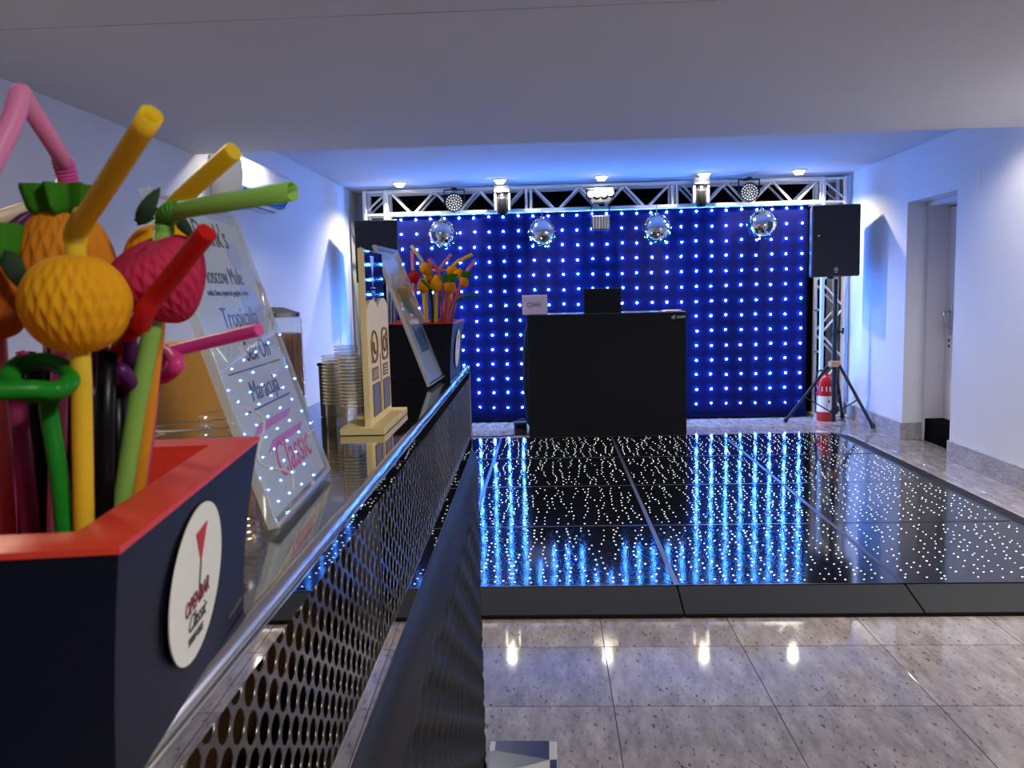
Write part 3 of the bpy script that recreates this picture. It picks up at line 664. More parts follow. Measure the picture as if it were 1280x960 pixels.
k = len(vs); vs += [(-.018, BL0, PADT), (-.018, BL1, PADT), (-.018, BL1, .01)]
fs.append((nz2*(ny+1), nz2*(ny+1)+ny, k+1, k))
fs.append(tuple([k+2]+[j*(ny+1)+ny for j in range(nz2+1)]+[k+1])[::-1])
c = MB(); c.add(vs, fs); c.obj('padded_front', PAD, bar, smooth=75)
wk = thing('work_counter', 'low steel work counter behind the bar where the drink dispensers stand', 'counter', (-.62, .2, 0), BA)
MB().box((-.27, 0, .97), (.19, 2.2, 1.0)).obj('worktop', STEEL, wk, bevel=.003)
MB().box((-.25, .03, 0), (.15, 2.17, .97)).obj('cabinet', GREY, wk)

# ---------------------------------------------------------------- straw planters
def planter(A, B, wid, h, flare, zb, label, rim_t, sticker=True):
    # A near-right rim corner, B far-right rim corner (outer)
    A = Vector(A); B = Vector(B); u = (B-A); u.z = 0; Ln = u.length; u.normalize(); v = Vector((-u.y, u.x, 0))   # v points left
    t = thing('straw_planter', label, 'planter', (A.x, A.y, zb), math.atan2(u.y, u.x)-PI/2)
    # local: y along u, x to the right (= -v)
    f = flare
    def sh(x0, x1, y0, y1, z): return [(x0, y0, z), (x1, y0, z), (x1, y1, z), (x0, y1, z)]
    ot = sh(-wid, 0, 0, Ln, h-.004); ob = sh(-wid+f, -f, f, Ln-f, 0)
    w = rim_t; it = sh(-wid+w, -w, w, Ln-w, h-.004); ib = sh(-wid+f+w*.7, -f-w*.7, f+w*.7, Ln-f-w*.7, .012)
    body = MB(); nseg = 5; ring = []
    for k in range(nseg+1):
        s = k/nseg; e = s**1.6       # slightly curved flare
        ring.append([tuple(Vector(ob[i]).lerp(Vector(ot[i]), s) + (Vector((ot[i][0]-ob[i][0], ot[i][1]-ob[i][1], 0))*(e-s))) for i in range(4)])
    vs = [p for r in ring for p in r]; fs = [(3, 2, 1, 0)]
    for k in range(nseg):
        for i in range(4): fs.append((k*4+i, k*4+(i+1) % 4, k*4+4+(i+1) % 4, k*4+4+i))
    body.add(vs, fs); body.obj('body', NAVY, t, smooth=30)
    li = MB(); li.add(it+ib, [(4, 5, 6, 7), (1, 0, 4, 5), (2, 1, 5, 6), (3, 2, 6, 7), (0, 3, 7, 4)]); l = li.obj('lining', RED, t); l['label'] = 'red inside of the planter'
    rm = MB(); ro = sh(-wid-.001, .001, -.001, Ln+.001, 0); ri = sh(-wid+w, -w, w, Ln-w, 0)
    V = [(x, y, h-.0035) for x, y, z in ro]+[(x, y, h-.001) for x, y, z in ro]+[(x, y, h) for x, y, z in sh(-wid+.003, -.003, .003, Ln-.003, 0)]+[(x, y, h-.001) for x, y, z in ri]+[(x, y, h-.01) for x, y, z in ri]
    F = []
    for k in range(4):
        for i in range(4): F.append((k*4+i, k*4+(i+1) % 4, k*4+4+(i+1) % 4, k*4+4+i))
    rm.add(V, F); r = rm.obj('rim', RED, t, smooth=40); r['label'] = 'red painted rim'
    # sticker on the right face
    fo = Vector((-f, Ln/2, 0)); up = (Vector((0, Ln/2, h))-fo).normalized(); nrm = Vector((0, 1, 0)).cross(up)
    M = frame((-f/2+.0022*0, Ln/2, h/2), (0, 1, 0), up)
    # curved flare bulges inwards: follow it with a small inset
    M = M @ Matrix.Translation((0, 0, .0012))
    return t, M, Ln
ZR = 1.3165
A, B = (-.1524, .2743, ZR), (-.1829, .4999, ZR)
pl, Ms, Ln = planter(A, B, .27, ZR-ZB_-.0005, .012, ZB_+.0005, 'large navy straw planter with red rim and oval sticker in the foreground', .023)
def sticker(parent, M, cx, cz, rx, rz, small=False):
    Mt = M @ Matrix.Translation((cx, cz, 0))
    s = MB().poly([(rx*math.cos(2*PI*k/48), rz*math.sin(2*PI*k/48)) for k in range(48)], Mt, t=.0006).obj('sticker', WHITEP, parent); s['label'] = 'white oval sticker with a red glass logo'
    T = Mt @ Matrix.Translation((0, 0, .0008))
    k = rz/.04
    MB().poly([(-.009*k, .027*k), (.010*k, .029*k), (.002*k, .010*k)], T, t=.0003).obj('glass_logo', LOGOR, s)
    MB().poly([(.0015*k, .011*k), (.0027*k, .011*k), (.0022*k, -.003*k), (.001*k, -.003*k)], T, t=.0003).obj('glass_stem', INK, s)
    if not small:
        text('sticker_text', 'OPENBAR', .0118*k, LOGOM, s, T @ Matrix.Translation((0, -.008*k, 0)) @ Matrix.Rotation(.06, 4, 'Z'), sx=.78, bold=.0002)
        text('sticker_text', 'Classic', .0125*k, INK, s, T @ Matrix.Translation((.001*k, -.0185*k, 0)), shear=.4, sx=.9)
        text('sticker_text', '99997-8565', .0062*k, INK, s, T @ Matrix.Translation((0, -.0275*k, 0)), sx=.85)
    return s
sticker(pl, Ms, -.013, .004, .042, .038)
text('maker_line', 'www.openbarclassic', .0042, SILVER, pl, Ms @ Matrix.Translation((.073, -.042, 0)), sx=.9)
A2 = P(566, 403, 1.85); B2 = P(580, 400, 2.05); A2.z = B2.z = 1.341
pl2, Ms2, Ln2 = planter(A2, B2, .195, 1.341-ZB_-.0005, .012, ZB_+.0005, 'navy straw planter with red rim at the far end of the bar', .014)
sticker(pl2, Ms2, .0, 0, .036, .045, True)

# ---------------------------------------------------------------- straws and tissue fruit
def comb(k=20, m=5, d=.10, a0=-1.9):
    def f(a, t, r):
        l = min(abs(math.sin((k*a+m*2*PI*t)/2)), abs(math.sin((k*a-m*2*PI*t)/2)))
        o = .3+.7*max(0, math.cos((a-a0)*.8))
        return r*(1.02-d*o*l*math.sin(PI*min(1, max(0, t)))**.5-.02*abs(math.sin(a*1.5)))
    return f
SHAPES = dict(
    peach=[(0, -1.0), (.22, -1.02), (.5, -.93), (.78, -.68), (.95, -.35), (1.0, 0), (.93, .32), (.76, .6), (.52, .8), (.25, .88), (.07, .82)],
    pear=[(0, -1.0), (.3, -.98), (.62, -.82), (.86, -.52), (.95, -.18), (.86, .16), (.68, .45), (.5, .72), (.34, .92), (.14, 1.0), (.05, .97)],
    pine=[(0, -1.0), (.35, -.98), (.72, -.82), (.94, -.5), (1.0, -.1), (.94, .3), (.8, .62), (.62, .85), (.5, .95), (.2, .98)],
    berry=[(0, -1.05), (.2, -1.0), (.48, -.76), (.75, -.4), (.94, 0), (1.0, .35), (.88, .66), (.6, .84), (.25, .88), (.06, .84)])
def resample(prof, n):
    pts = smooth_path([(r, z, 0) for r, z in prof], n); return [(max(0, p.x), p.y) for p in pts]
def fruit(name, parent, c, R, shape, m, axis=(0, 0, 1), hi=True, sz=1.0, cells=14):
    ax = Vector(axis).normalized(); q = Vector((0, 0, 1)).rotation_difference(ax).to_matrix().to_4x4(); M = Matrix.Translation(c) @ q
    pr = [(r*R, z*R*sz) for r, z in resample(SHAPES[shape], 6 if hi else 2)]
    return MB().lathe(pr, 168 if hi else 48, M=M, mod=comb(cells+8 if hi else 10, 5 if hi else 3, .09)).obj(name, m, parent, smooth=75)
def crown(parent, c, R, H, m, axis=(0, 0, 1), hi=True):
    ax = Vector(axis).normalized(); q = Vector((0, 0, 1)).rotation_difference(ax).to_matrix().to_4x4(); M = Matrix.Translation(c) @ q
    def md(a, t, r): return r*(1+.16*math.cos(9*a)+.06*math.sin(17*a+2*t))
    return MB().lathe([(R*.25, 0), (R*.7, .02*H), (R*.86, .3*H), (R*.95, .7*H), (R*1.02, H), (R*.6, H*.92), (R*.2, H*.6)], 72 if hi else 36, M=M, mod=md).obj('green_crown', m, parent, smooth=70)
def leaf(parent, base, tip, width, nrm, m):
    base, tip, nrm = Vector(base), Vector(tip), Vector(nrm).normalized(); d = tip-base; s = d.cross(nrm).normalized(); vs = []; fs = []
    for k in range(7):
        t = k/6; w = width*math.sin(PI*(t**.7))**.8*(1 if k < 6 else 0)+.0001; b = base+d*t+nrm*(.12*d.length*math.sin(PI*t))
        vs += [b-s*w, b-nrm*w*.35, b+s*w]
    for k in range(6):
        a = k*3; fs += [(a, a+1, a+4, a+3), (a+1, a+2, a+5, a+4)]
    c = MB(); c.add(vs, fs); return c.obj('leaf', m, parent, smooth=60, solid=.0006)
def straw(label, path, r, m, zfloor=None, bend=None, bendm=None, smooth=False, group=None, n=14, dome=False):
    path = [Vector(p) for p in path]
    if zfloor is not None:                # first point is where the stem dips behind the rim: carry it down to the planter floor
        d = path[0]-path[1]; d = d*((path[0].z-zfloor)/-d.z) if d.z < -1e-4 else Vector((0, 0, zfloor-path[0].z)); path = [path[0]+d]+path
    base = path[0].copy(); t = thing('drinking_straw', label, 'straw', base, 0, group)
    loc = [p-base for p in path]
    rs = r if isinstance(r, list) else None
    if smooth: loc = smooth_path(loc, 8)
    if rs and len(rs) != len(loc): rs = [rs[0]+(rs[1]-rs[0])*i/(len(loc)-1) for i in range(len(loc))]
    MB().tube(loc, rs or r, n, cap=False).obj('tube', m, t, smooth=50, solid=.0005)
    if bend:
        b = [Vector(p)-base for p in bend]; b = smooth_path(b, 10); rr = r if not rs else rs[-1]
        MB().tube(b, [rr*(1.10+.09*math.cos(i*PI)) for i in range(len(b))], n, cap=False).obj('bend', bendm or m, t, smooth=40)
    t['base_'] = 0; del t['base_']
    return t, base
def rel(p, base): return Vector(p)-base
ZF = ZB_+.014
# --- foreground bunch, every straw on its own depth inside the planter
k1 = 1/FPX
# front yellow straw with yellow tissue pear
Yd = .335
st, b = straw('bright yellow bendy straw with a big yellow tissue pear in the foreground', [P(105, 655, Yd), P(102, 480, Yd), P(94, 296, Yd)], 12*Yd*k1, SM['yellow'], ZF)
up = [P(94, 296, Yd), P(100, 280, Yd-.004), P(118, 255, .322), P(190, 143, .295)]
MB().tube([p-b for p in smooth_path(up, 5)], 13.2*.31*k1, 14, cap=False).obj('upper_tube', SM['yellow'], st, smooth=50, solid=.0005)
bp = smooth_path([P(94, 300, Yd), P(96, 288, Yd-.002), P(106, 270, .328)], 8)
MB().tube([p-b for p in bp], [13*Yd*k1*(1.06+.07*math.cos(i*PI)) for i in range(len(bp))], 14, cap=False).obj('bend', SM['yellow'], st, smooth=30)
fruit('tissue_fruit', st, rel(P(95, 376, Yd), b), 66*Yd*k1, 'peach', FY, sz=.97, cells=16)
# pineapple with pink straw
Yd = .40
st, b = straw('pale pink bent straw rising from the large pineapple with green crown', [P(70, 640, Yd), P(76, 420, Yd), P(84, 232, Yd)], 10*Yd*k1, SM['palepink'], ZF)
pk = [P(83, 215, Yd-.002), P(74, 192, .392), P(28, 119, .36)]
MB().tube([p-b for p in pk], 10.5*.375*k1, 14, cap=False).obj('middle_tube', SM['palepink'], st, smooth=50, solid=.0005)
MB().tube([p-b for p in smooth_path([P(27, 116, .36), P(24, 122, .357), P(16, 150, .352), P(-14, 212, .34)], 5)], 13*.35*k1, 14, cap=True).obj('tip_tube', SM['palepink'], st, smooth=50)
bp = smooth_path([P(84, 236, Yd), P(84, 222, Yd-.001), P(78, 200, .396)], 10)
MB().tube([p-b for p in bp], [12.5*Yd*k1*(1.0+.09*math.cos(i*PI)) for i in range(len(bp))], 14, cap=False).obj('bend', SM['pink'], st, smooth=30)
fr = fruit('tissue_pineapple', st, rel(P(83, 330, Yd), b), 59*Yd*k1, 'pine', FO, sz=1.12, cells=13)
crown(st, rel(P(83, 272, Yd), b), 45*Yd*k1, 38*Yd*k1, FG)
# left half-hidden pineapple
Yd = .365
st, b = straw('salmon straw under the orange pineapple cut by the left picture edge', [P(8, 640, Yd), P(0, 480, Yd), P(-8, 330, Yd)], 10*Yd*k1, SM['salmon'], ZF)
fruit('tissue_pineapple', st, rel(P(-16, 378, Yd), b), 46*Yd*k1, 'pine', FBO, sz=1.05, cells=12)
crown(st, rel(P(-14, 332, Yd), b), 36*Yd*k1, 52*Yd*k1, FG)
leaf(st, rel(P(6, 312, Yd-.01), b), rel(P(40, 372, Yd-.012), b), 12*Yd*k1, (.2, -1, .3), FGD)
# cream and purple straws behind
Yd = .46
straw('wide cream straw pointing left behind the large pineapple', [P(60, 600, Yd), P(66, 330, Yd), P(58, 258, Yd), P(34, 262, Yd-.01), P(-60, 292, Yd-.05)], 9*Yd*k1, SM['cream'], ZF)
Yd = .45
straw('short purple straw slanting left beside the green crown', [P(64, 600, Yd), P(70, 330, Yd), P(52, 258, Yd), P(30, 275, Yd-.01), P(-6, 304, Yd-.02)], 8*Yd*k1, SM['purple'], ZF)
# dense dark bunch behind the coloured stems
for k, (x0, x1, ytop) in enumerate(((-8, -16, 480), (12, 4, 470), (28, 24, 500), (48, 44, 460), (66, 66, 450), (86, 84, 430), (104, 104, 420), (122, 124, 420), (40, 32, 440), (92, 96, 470), (148, 150, 450), (114, 118, 460))):
    Yk = .425+.018*(k % 3)
    straw('plain black straw in the dense dark bunch behind the coloured stems', [P(x0*.8+14, 640, Yk), P((x0+x1)/2, 540, Yk), P(x1, ytop, Yk)], 11*Yk*k1, SM['black'], ZF, group='black straws in the large planter')
# green curly straw
Yd = .335
pts = [P(80, 655, Yd), P(72, 580, Yd), P(61, 505, Yd)]
a0 = []
cxp, cyp, rx, ry = 50, 472, 38, 20
for q in range(0, 15):
    an = .9 + q*(2*PI*1.02)/14
    a0.append(P(cxp+rx*math.cos(an), cyp+ry*math.sin(an), Yd-.004-.012*math.sin(an)))
pts += a0 + [P(40, 487, .312), P(-40, 490, .30)]
st, b = straw('curly bright green straw with a loop at the lower left', pts, 11*Yd*k1, SM['green'], ZF, smooth=True)
rb = smooth_path([p-b for p in a0[:9]], 8)
MB().tube(rb, [12*Yd*k1*(1.0+.06*math.cos(i*PI)) for i in range(len(rb))], 14, cap=False).obj('ribbed_loop', SM['green'], st, smooth=30)
# magenta
Yd = .352
straw('dark magenta straw standing left of the green curly straw', [P(37, 655, Yd), P(29, 570, Yd), P(21, 498, Yd), P(12, 470, Yd), P(34, 446, Yd-.004), P(-16, 478, Yd-.02)][:3], 11*Yd*k1, SM['magenta'], ZF)
Yd = .385
straw('pink straw tip slanting behind the green loop', [P(10, 650, Yd), P(6, 520, Yd), P(2, 470, Yd), P(34, 446, Yd)], 10*Yd*k1, SM['pink'], ZF)
# black & purple
Yd = .36
straw('plain black straw behind the yellow stem', [P(130, 655, Yd), P(131, 540, Yd), P(134, 440, Yd)], 11.5*Yd*k1, SM['black'], ZF)
Yd = .385
straw('thin violet straw just right of the yellow stem', [P(116, 655, Yd), P(116, 540, Yd), P(114, 420, Yd)], 9*Yd*k1, SM['purple'], ZF)
Yd = .375
straw('black straw tucked behind the lime stem', [P(150, 655, Yd), P(147, 560, Yd), P(146, 478, Yd)], 9*Yd*k1, SM['black'], ZF)
Yd = .37
pts = [P(140, 650, Yd+.03), P(146, 560, Yd+.03), P(150, 500, Yd+.02), P(162, 478, Yd), P(150, 462, Yd-.006), P(146, 474, Yd-.002), P(160, 470, Yd+.01), P(162, 440, Yd), P(161, 402, Yd-.01)]
straw('curly purple straw between the yellow pear and the red straw', pts, 9*Yd*k1, SM['purple'], ZF, smooth=True)
# red straw
Yd = .345
st, b = straw('red straw slanting up to the right across the pink strawberry', [P(133, 655, .405), P(135, 500, .405), P(141, 446, .392), P(160, 420, .365), P(176, 404, Yd)], 10*Yd*k1, SM['red'], ZF)
MB().tube([p-b for p in smooth_path([P(176, 408, Yd), P(181, 390, Yd-.004), P(200, 364, .34), P(259, 290, .325)], 5)], 12.5*.338*k1, 14, cap=True).obj('upper_tube', SM['red'], st, smooth=50)
# lime straw with pink strawberry
Yd = .375
st, b = straw('lime green straw bent right through the pink tissue strawberry', [P(150, 640, Yd), P(172, 500, Yd), P(190, 410, Yd), P(206, 282, Yd)], 11.5*Yd*k1, SM['lime'], ZF)
MB().tube([p-b for p in [P(212, 268, Yd-.002), P(228, 262, .37), P(366, 239, .345)]], 11*.36*k1, 14, cap=False).obj('upper_tube', SM['lime'], st, smooth=50, solid=.0005)
bp = smooth_path([P(205, 290, Yd), P(206, 275, Yd), P(213, 265, Yd-.003), P(226, 262, .371)], 8)
MB().tube([p-b for p in bp], [11.5*Yd*k1*(1.06+.08*math.cos(i*PI)) for i in range(len(bp))], 14, cap=False).obj('bend', SM['limedark'], st, smooth=30)
fruit('tissue_strawberry', st, rel(P(203, 352, Yd), b), 61*Yd*k1, 'berry', FP, axis=(-.25, -.45, .85), sz=.9, cells=15)
# orange straw with peach
Yd = .41
st, b = straw('orange stemmed yellow straw with a tissue peach behind the pink strawberry', [P(168, 640, Yd), P(186, 500, Yd), P(204, 330, Yd), P(214, 262, Yd)], 10*Yd*k1, SM['orange'], ZF)
MB().tube([p-b for p in [P(214, 262, Yd), P(226, 248, .405), P(292, 189, .385)]], 11.5*.395*k1, 14, cap=True).obj('upper_tube', SM['yellow'], st, smooth=50)
fruit('tissue_fruit', st, rel(P(204, 322, Yd), b), 46*Yd*k1, 'peach', FY, cells=14)
leaf(st, rel(P(172, 282, Yd-.02), b), rel(P(200, 234, Yd-.016), b), 9*Yd*k1, (.4, -1, .1), FGD)
leaf(st, rel(P(168, 276, Yd-.02), b), rel(P(206, 262, Yd-.022), b), 9*Yd*k1, (.1, -1, .1), FGD)
leaf(st, rel(P(222, 272, Yd-.02), b), rel(P(244, 300, Yd-.03), b), 7*Yd*k1, (0, -1, .4), FGD)
# pink curly straw on the right
Yd = .45
pts = [P(172, 640, Yd), P(182, 560, Yd), P(192, 478, Yd), P(206, 470, Yd-.004), P(221, 456, Yd-.01), P(214, 443, Yd), P(198, 438, Yd+.008), P(190, 446, Yd+.006), P(200, 452, Yd)]
st, b = straw('hot pink curly straw with a long arm pointing at the acrylic menu', pts, 9*Yd*k1, SM['hotpink'], ZF, smooth=True)
MB().tube([p-b for p in [P(206, 442, Yd+.004), P(226, 436, Yd), P(324, 412, .43)]], 8.5*.44*k1, 12, cap=True).obj('upper_tube', SM['pink'], st, smooth=50)

# --- bunch in the far planter
ZF2 = ZB_+.014; r2 = 2.1*1.95*k1
def far(label, pts, m, **kw):
    return straw(label, pts, r2*kw.pop('rs', 1), m, ZF2, n=8)
Q = lambda x, y, dy=0.: P(x, y, 1.95+dy)
st, b = far('short pale pink straw with a red tissue strawberry in the far planter', [Q(519, 402), Q(517, 350), Q(515, 313)], SM['palepink'])
fruit('tissue_strawberry', st, rel(Q(518, 347), b), 7.6*1.95*k1, 'berry', FR, hi=False); crown(st, rel(Q(517, 341), b), 3.4*1.95*k1, 2.5*1.95*k1, FG, hi=False)
st, b = far('pale green straw leaning left over a yellow tissue fruit in the far planter', [Q(534, 402, .05), Q(532, 350, .05), Q(528, 326, .05), Q(514, 307, .04)], SM['white'])
fruit('tissue_fruit', st, rel(Q(532, 335, .05), b), 8*1.95*k1, 'peach', FY, hi=False)
st, b = far('straw with the yellow tissue pear nearest the red strawberry', [Q(532, 402, -.04), Q(530, 370, -.04), Q(529, 348, -.04)], SM['yellow'])
fruit('tissue_fruit', st, rel(Q(529, 357, -.04), b), 8*1.95*k1, 'pear', FY, hi=False, sz=1.15)
leaf(st, rel(Q(526, 349, -.08), b), rel(Q(539, 362, -.08), b), 1.6*1.95*k1, (0, -1, .2), FG)
st, b = far('yellow straw with the tissue peach at the middle of the far bunch', [Q(545, 402, -.05), Q(545, 370, -.05), Q(545, 344, -.05)], SM['yellow'])
fruit('tissue_fruit', st, rel(Q(545.5, 355, -.05), b), 8.8*1.95*k1, 'pear', FY, hi=False, sz=1.1)
st, b = far('salmon straw leaning left at the middle of the far bunch', [Q(553, 402, .03), Q(550, 350, .03), Q(546, 336, .03), Q(536, 324, .02)], SM['salmon'])
fruit('tissue_fruit', st, rel(Q(536, 346, .06), b), 7*1.95*k1, 'peach', FO, hi=False)
st, b = far('lilac straw leaning right from the middle of the far bunch', [Q(541, 402, .06), Q(545, 350, .06), Q(550, 335, .06), Q(564, 318, .05)], SM['lilac'])
st, b = far('pale pink straw lying across the top of the far bunch', [Q(556, 402, .08), Q(558, 350, .08), Q(560, 338, .08), Q(540, 338, .08)], SM['palepink'])
st, b = far('straw with green-topped tissue pineapple facing the dance floor', [Q(556, 402, -.04), Q(560, 380, -.05), Q(562, 352, -.05)], SM['salmon'])
fruit('tissue_pineapple', st, rel(Q(562, 359, -.05), b), 8*1.95*k1, 'pine', FO, hi=False); crown(st, rel(Q(562, 353, -.05), b), 8.4*1.95*k1, 10*1.95*k1, FG, hi=False)
st, b = far('yellow bent straw above the yellow fruits of the far planter', [Q(562, 402, .04), Q(564, 360, .04), Q(567, 331, .04), Q(572, 327, .04), Q(590, 318, .03)], SM['yellow'])
fruit('tissue_fruit', st, rel(Q(565, 338, .04), b), 7*1.95*k1, 'peach', FY, hi=False); fruit('tissue_fruit', st, rel(Q(573, 342, .03), b), 6.5*1.95*k1, 'pear', FY, hi=False, axis=(.5, 0, 1))
st, b = far('pink bent straw with the rightmost small pineapple of the far planter', [Q(563, 402, .05), Q(571, 372, .04), Q(581, 342, .02), Q(594, 326, .01)], SM['lilac'])
fruit('tissue_pineapple', st, rel(Q(580, 353, .02), b), 6.2*1.95*k1, 'pine', FO, hi=False, axis=(.2, 0, 1)); crown(st, rel(Q(582, 347, .02), b), 5.5*1.95*k1, 8*1.95*k1, FG, hi=False, axis=(.25, 0, 1))
far('pink straw stem bent below the rightmost pineapple', [Q(560, 402, -.02), Q(564, 385, -.02), Q(573, 362, -.02), Q(577, 371, -.02)], SM['pink'])
far('teal green straw pointing right out of the far planter', [Q(563, 402, .01), Q(567, 380, .01), Q(576, 371, .01), Q(597, 368, 0)], SM['teal'])
far('dark green straw stem in the middle of the far planter', [Q(541, 402, -.02), Q(540, 380, -.02), Q(537, 352, -.02)], SM['darkgreen'])
for x, w in ((486, 'left'), (490, 'middle'), (494, 'right')):
    far('pale blue straight straw, %s of the three behind the second menu' % w, [Q(x, 404, .02), Q(x, 385, .02), Q(x+.5, 345, .02)], SM['clearblue'])

# ---------------------------------------------------------------- acrylic menu stands
def menu(bl, br, tl, tr, label, paper):
    bl, br, tl, tr = map(Vector, (bl, br, tl, tr)); u = (br-bl); W = u.length; v = (tl-bl+tr-br)/2; H = v.length
    t = thing('menu_stand', label, 'menu stand', (bl.x, bl.y, ZB_), 0)
    o = Vector((bl.x, bl.y, ZB_)); c = (bl+br+tl+tr)/4
    M = frame(c-o, u, v)                 # x along the bar, y up the panel, z towards the guests
    if M.col[2].x < 0: raise RuntimeError('menu faces the wrong way')
    pp = MB().box((-W/2+.008, -H/2+.004, -.0006), (W/2-.008, H/2-.012, .0006), M=M).obj('menu_sheet', paper, t)
    MB().box((-W/2, -H/2, .0012), (W/2, H/2, .0036), M=M).obj('front_sheet', ACRY, t, bevel=.0006)
    MB().box((-W/2, -H/2, -.0036), (W/2, H/2, -.0012), M=M).obj('rear_sheet', ACRY, t, bevel=.0006)
    MB().box((-W/2-.001, -H/2-.001, -.004), (-W/2+.002, H/2, .004), M=M).box((W/2-.002, -H/2-.001, -.004), (W/2+.001, H/2, .004), M=M).box((-W/2, H/2-.002, -.004), (W/2, H/2+.0005, -.001), M=M).box((-W/2, -H/2-.002, -.0045), (W/2, -H/2+.0015, .0045), M=M).obj('polished_edge', ACRYE, t)
    q = Matrix.Translation((0, 0, 0)); ub = Vector((u.x, u.y, 0)).normalized(); ux = Vector((ub.y, -ub.x, 0))
    B = frame(Vector((0, 0, 0)), -ux, ub)   # x to the back, y along the bar
    MB().box((-.012, 0, .0008), (.085, W, .0048), M=B).obj('base_plate', MILKY, t, bevel=.0008)
    return t, M, W, H, pp
t, M, W, H, pp = menu((-.2259, .6342, 1.218), (-.2424, .8562, 1.218), (-.3154, .645, 1.487), (-.3220, .862, 1.489), 'clear acrylic menu stand listing drinks beside the large planter', PAPER)
T = M @ Matrix.Translation((0, 0, .0009))
def ln(s, v, size, m, **kw): text('menu_text', s, size, m, pp, T @ Matrix.Translation((kw.pop('x', 0), (.5-v)*H, 0)), **kw)
ln("Drink's", .105, .034, INK, sx=.9, x=.01)
ln('Moscow Mule', .245, .023, INK, sx=.9)
ln('vodka, limao, espuma de gengibre, xarope', .30, .0078, INK, sx=.9)
ln('Tropicalia', .385, .027, INKB, shear=.25, x=.005)
ln('Sex On', .50, .027, INK, shear=.25, x=.02)
MB().box((-.085, (.5-.555)*H, 0), (.085, (.5-.55)*H, .0002), M=T).obj('rule', INKB, pp)
ln('Maracuja', .625, .026, INKB, shear=.2)
MB().box((-.07, (.5-.68)*H, 0), (.075, (.5-.674)*H, .0002), M=T).obj('rule', INKB, pp)
for a, b, y in ((-.08, .06, .735), (-.06, .085, .80)):
    MB().poly([(a, (.5-y)*H-.004), (b-.02, (.5-y)*H-.003), (b, (.5-y)*H+.003), (a+.03, (.5-y)*H+.004)], T, t=.0002).obj('pink_stroke', INKV, pp)
ln('Classic', .86, .046, INKP, shear=.3, x=.015)
sw = []
for k in range(40):
    a = k/39; sw.append(T @ Vector((-.075+.03*math.sin(a*9)+.03*a, (.5-.66-.30*a)*H, .0002)))
MB().tube(sw, .0012, 5).obj('white_swirl', WHITEP, pp)
for y, r in ((.17, .02), (.34, .03), (.46, .016)):
    MB().poly([(-.06+r*math.cos(2*PI*k/20), (.5-y)*H+r*.7*math.sin(2*PI*k/20)) for k in range(20)], T @ Matrix.Translation((.12, 0, -.0002)), t=.0002).obj('leaf_print', PAPER2, pp)
t, M, W, H, pp = menu((-.2492, 1.6617, 1.218), (-.244, 1.8793, 1.218), (-.3521, 1.68, 1.504), (-.3441, 1.895, 1.506), 'clear acrylic menu stand with pictures of drinks near the far planter', PAPER2)
T = M @ Matrix.Translation((0, 0, .0009))
GPM = mat('print_mint', (96, 150, 84), .5, coat=.6, noise=.4, nscale=40); CPM = mat('print_sand', (206, 188, 160), .5, coat=.6, noise=.3, nscale=12); BPM = mat('print_blue', (58, 130, 220), .5, coat=.6, noise=.3, nscale=12); LPM = mat('print_pale', (206, 214, 226), .5, coat=.6, noise=.2)
MB().box((-W/2+.009, -.02, -.0002), (W/2-.009, H*.5-.012-H*.24, .0001), M=T).obj('picture_ground', CPM, pp)
MB().poly([(-.04, .0), (.03, .0), (.05, .06), (-.06, .06)], T, t=.0003).obj('drink_picture', GPM, pp)
MB().box((-W/2+.02, H*.5-.02-H*.2, 0), (W/2-.02, H*.5-.03, .0003), M=T).obj('title_block', LPM, pp)
MB().poly([(-.045, -.085), (.045, -.085), (.06, -.02), (-.06, -.02)], T, t=.0003).obj('drink_picture', BPM, pp)
MB().box((-.06, -.022, .0), (.05, -.012, .0004), M=T).obj('highlight', WHITEP, pp)

# ---------------------------------------------------------------- cream payment sign
sg = thing('payment_sign', 'cream and dark acrylic sign with carved icons standing on the bar', 'sign', (-.258, 1.13, ZB_), .02)
MB().box((-.035, -.012, .0005), (.027, .20, .0105)).obj('base', CREAM, sg, bevel=.001)
MB().box((-.002, 0, .0105), (.002, .165, .258)).obj('back_panel', DARKAC, sg, bevel=.0015)
MB().box((-.0015, -.0025, .0105), (.0068, .0, .2575)).obj('side_edge', CREAM, sg)
n = 24; top = []
for k in range(n+1):
    s = k/n; top.append((s*.165, .172+.014*abs(math.sin(PI*2*s))**.7+.004*s))
pts = [(0, .0105)]+[(.165, .0105)]+top[::-1]
M = frame((.0022, 0, 0), (0, 1, 0), (0, 0, 1))
fp = MB().poly(pts, M, t=.005).obj('front_panel', CREAM, sg)
F = M @ Matrix.Translation((0, 0, .0052))
def ringp(cx, cy, w, h, k=1.6, n=32):
    return [F @ Vector((cx+w*abs(math.cos(a))**(2/k)*(1 if math.cos(a) > 0 else -1), cy+h*abs(math.sin(a))**(2/k)*(1 if math.sin(a) > 0 else -1), 0)) for a in [2*PI*i/n for i in range(n+1)]]
ic = MB().tube(ringp(.042, .120, .022, .022, 2), .002, 6)
ic.tube([F @ Vector(p) for p in ((.033, .127, 0), (.034, .118, 0), (.04, .112, 0), (.05, .111, 0))], .0028, 6).tube([F @ Vector(p) for p in ((.022, .098, 0), (.026, .107, 0), (.032, .1, 0))], .002, 6)
ic.obj('phone_icon', CARVE, fp)
ic = MB().tube(ringp(.123, .120, .023, .023, 4), .002, 6).tube(ringp(.123, .120, .011, .011, 2), .002, 6).tube([F @ Vector((.135, .134, -.001)), F @ Vector((.135, .134, .0015))], .0025, 8)
ic.obj('camera_icon', CARVE, fp)
MB().box((.020, .072, 0), (.066, .090, .0006), M=F).obj('word_plate', CARVE, fp)
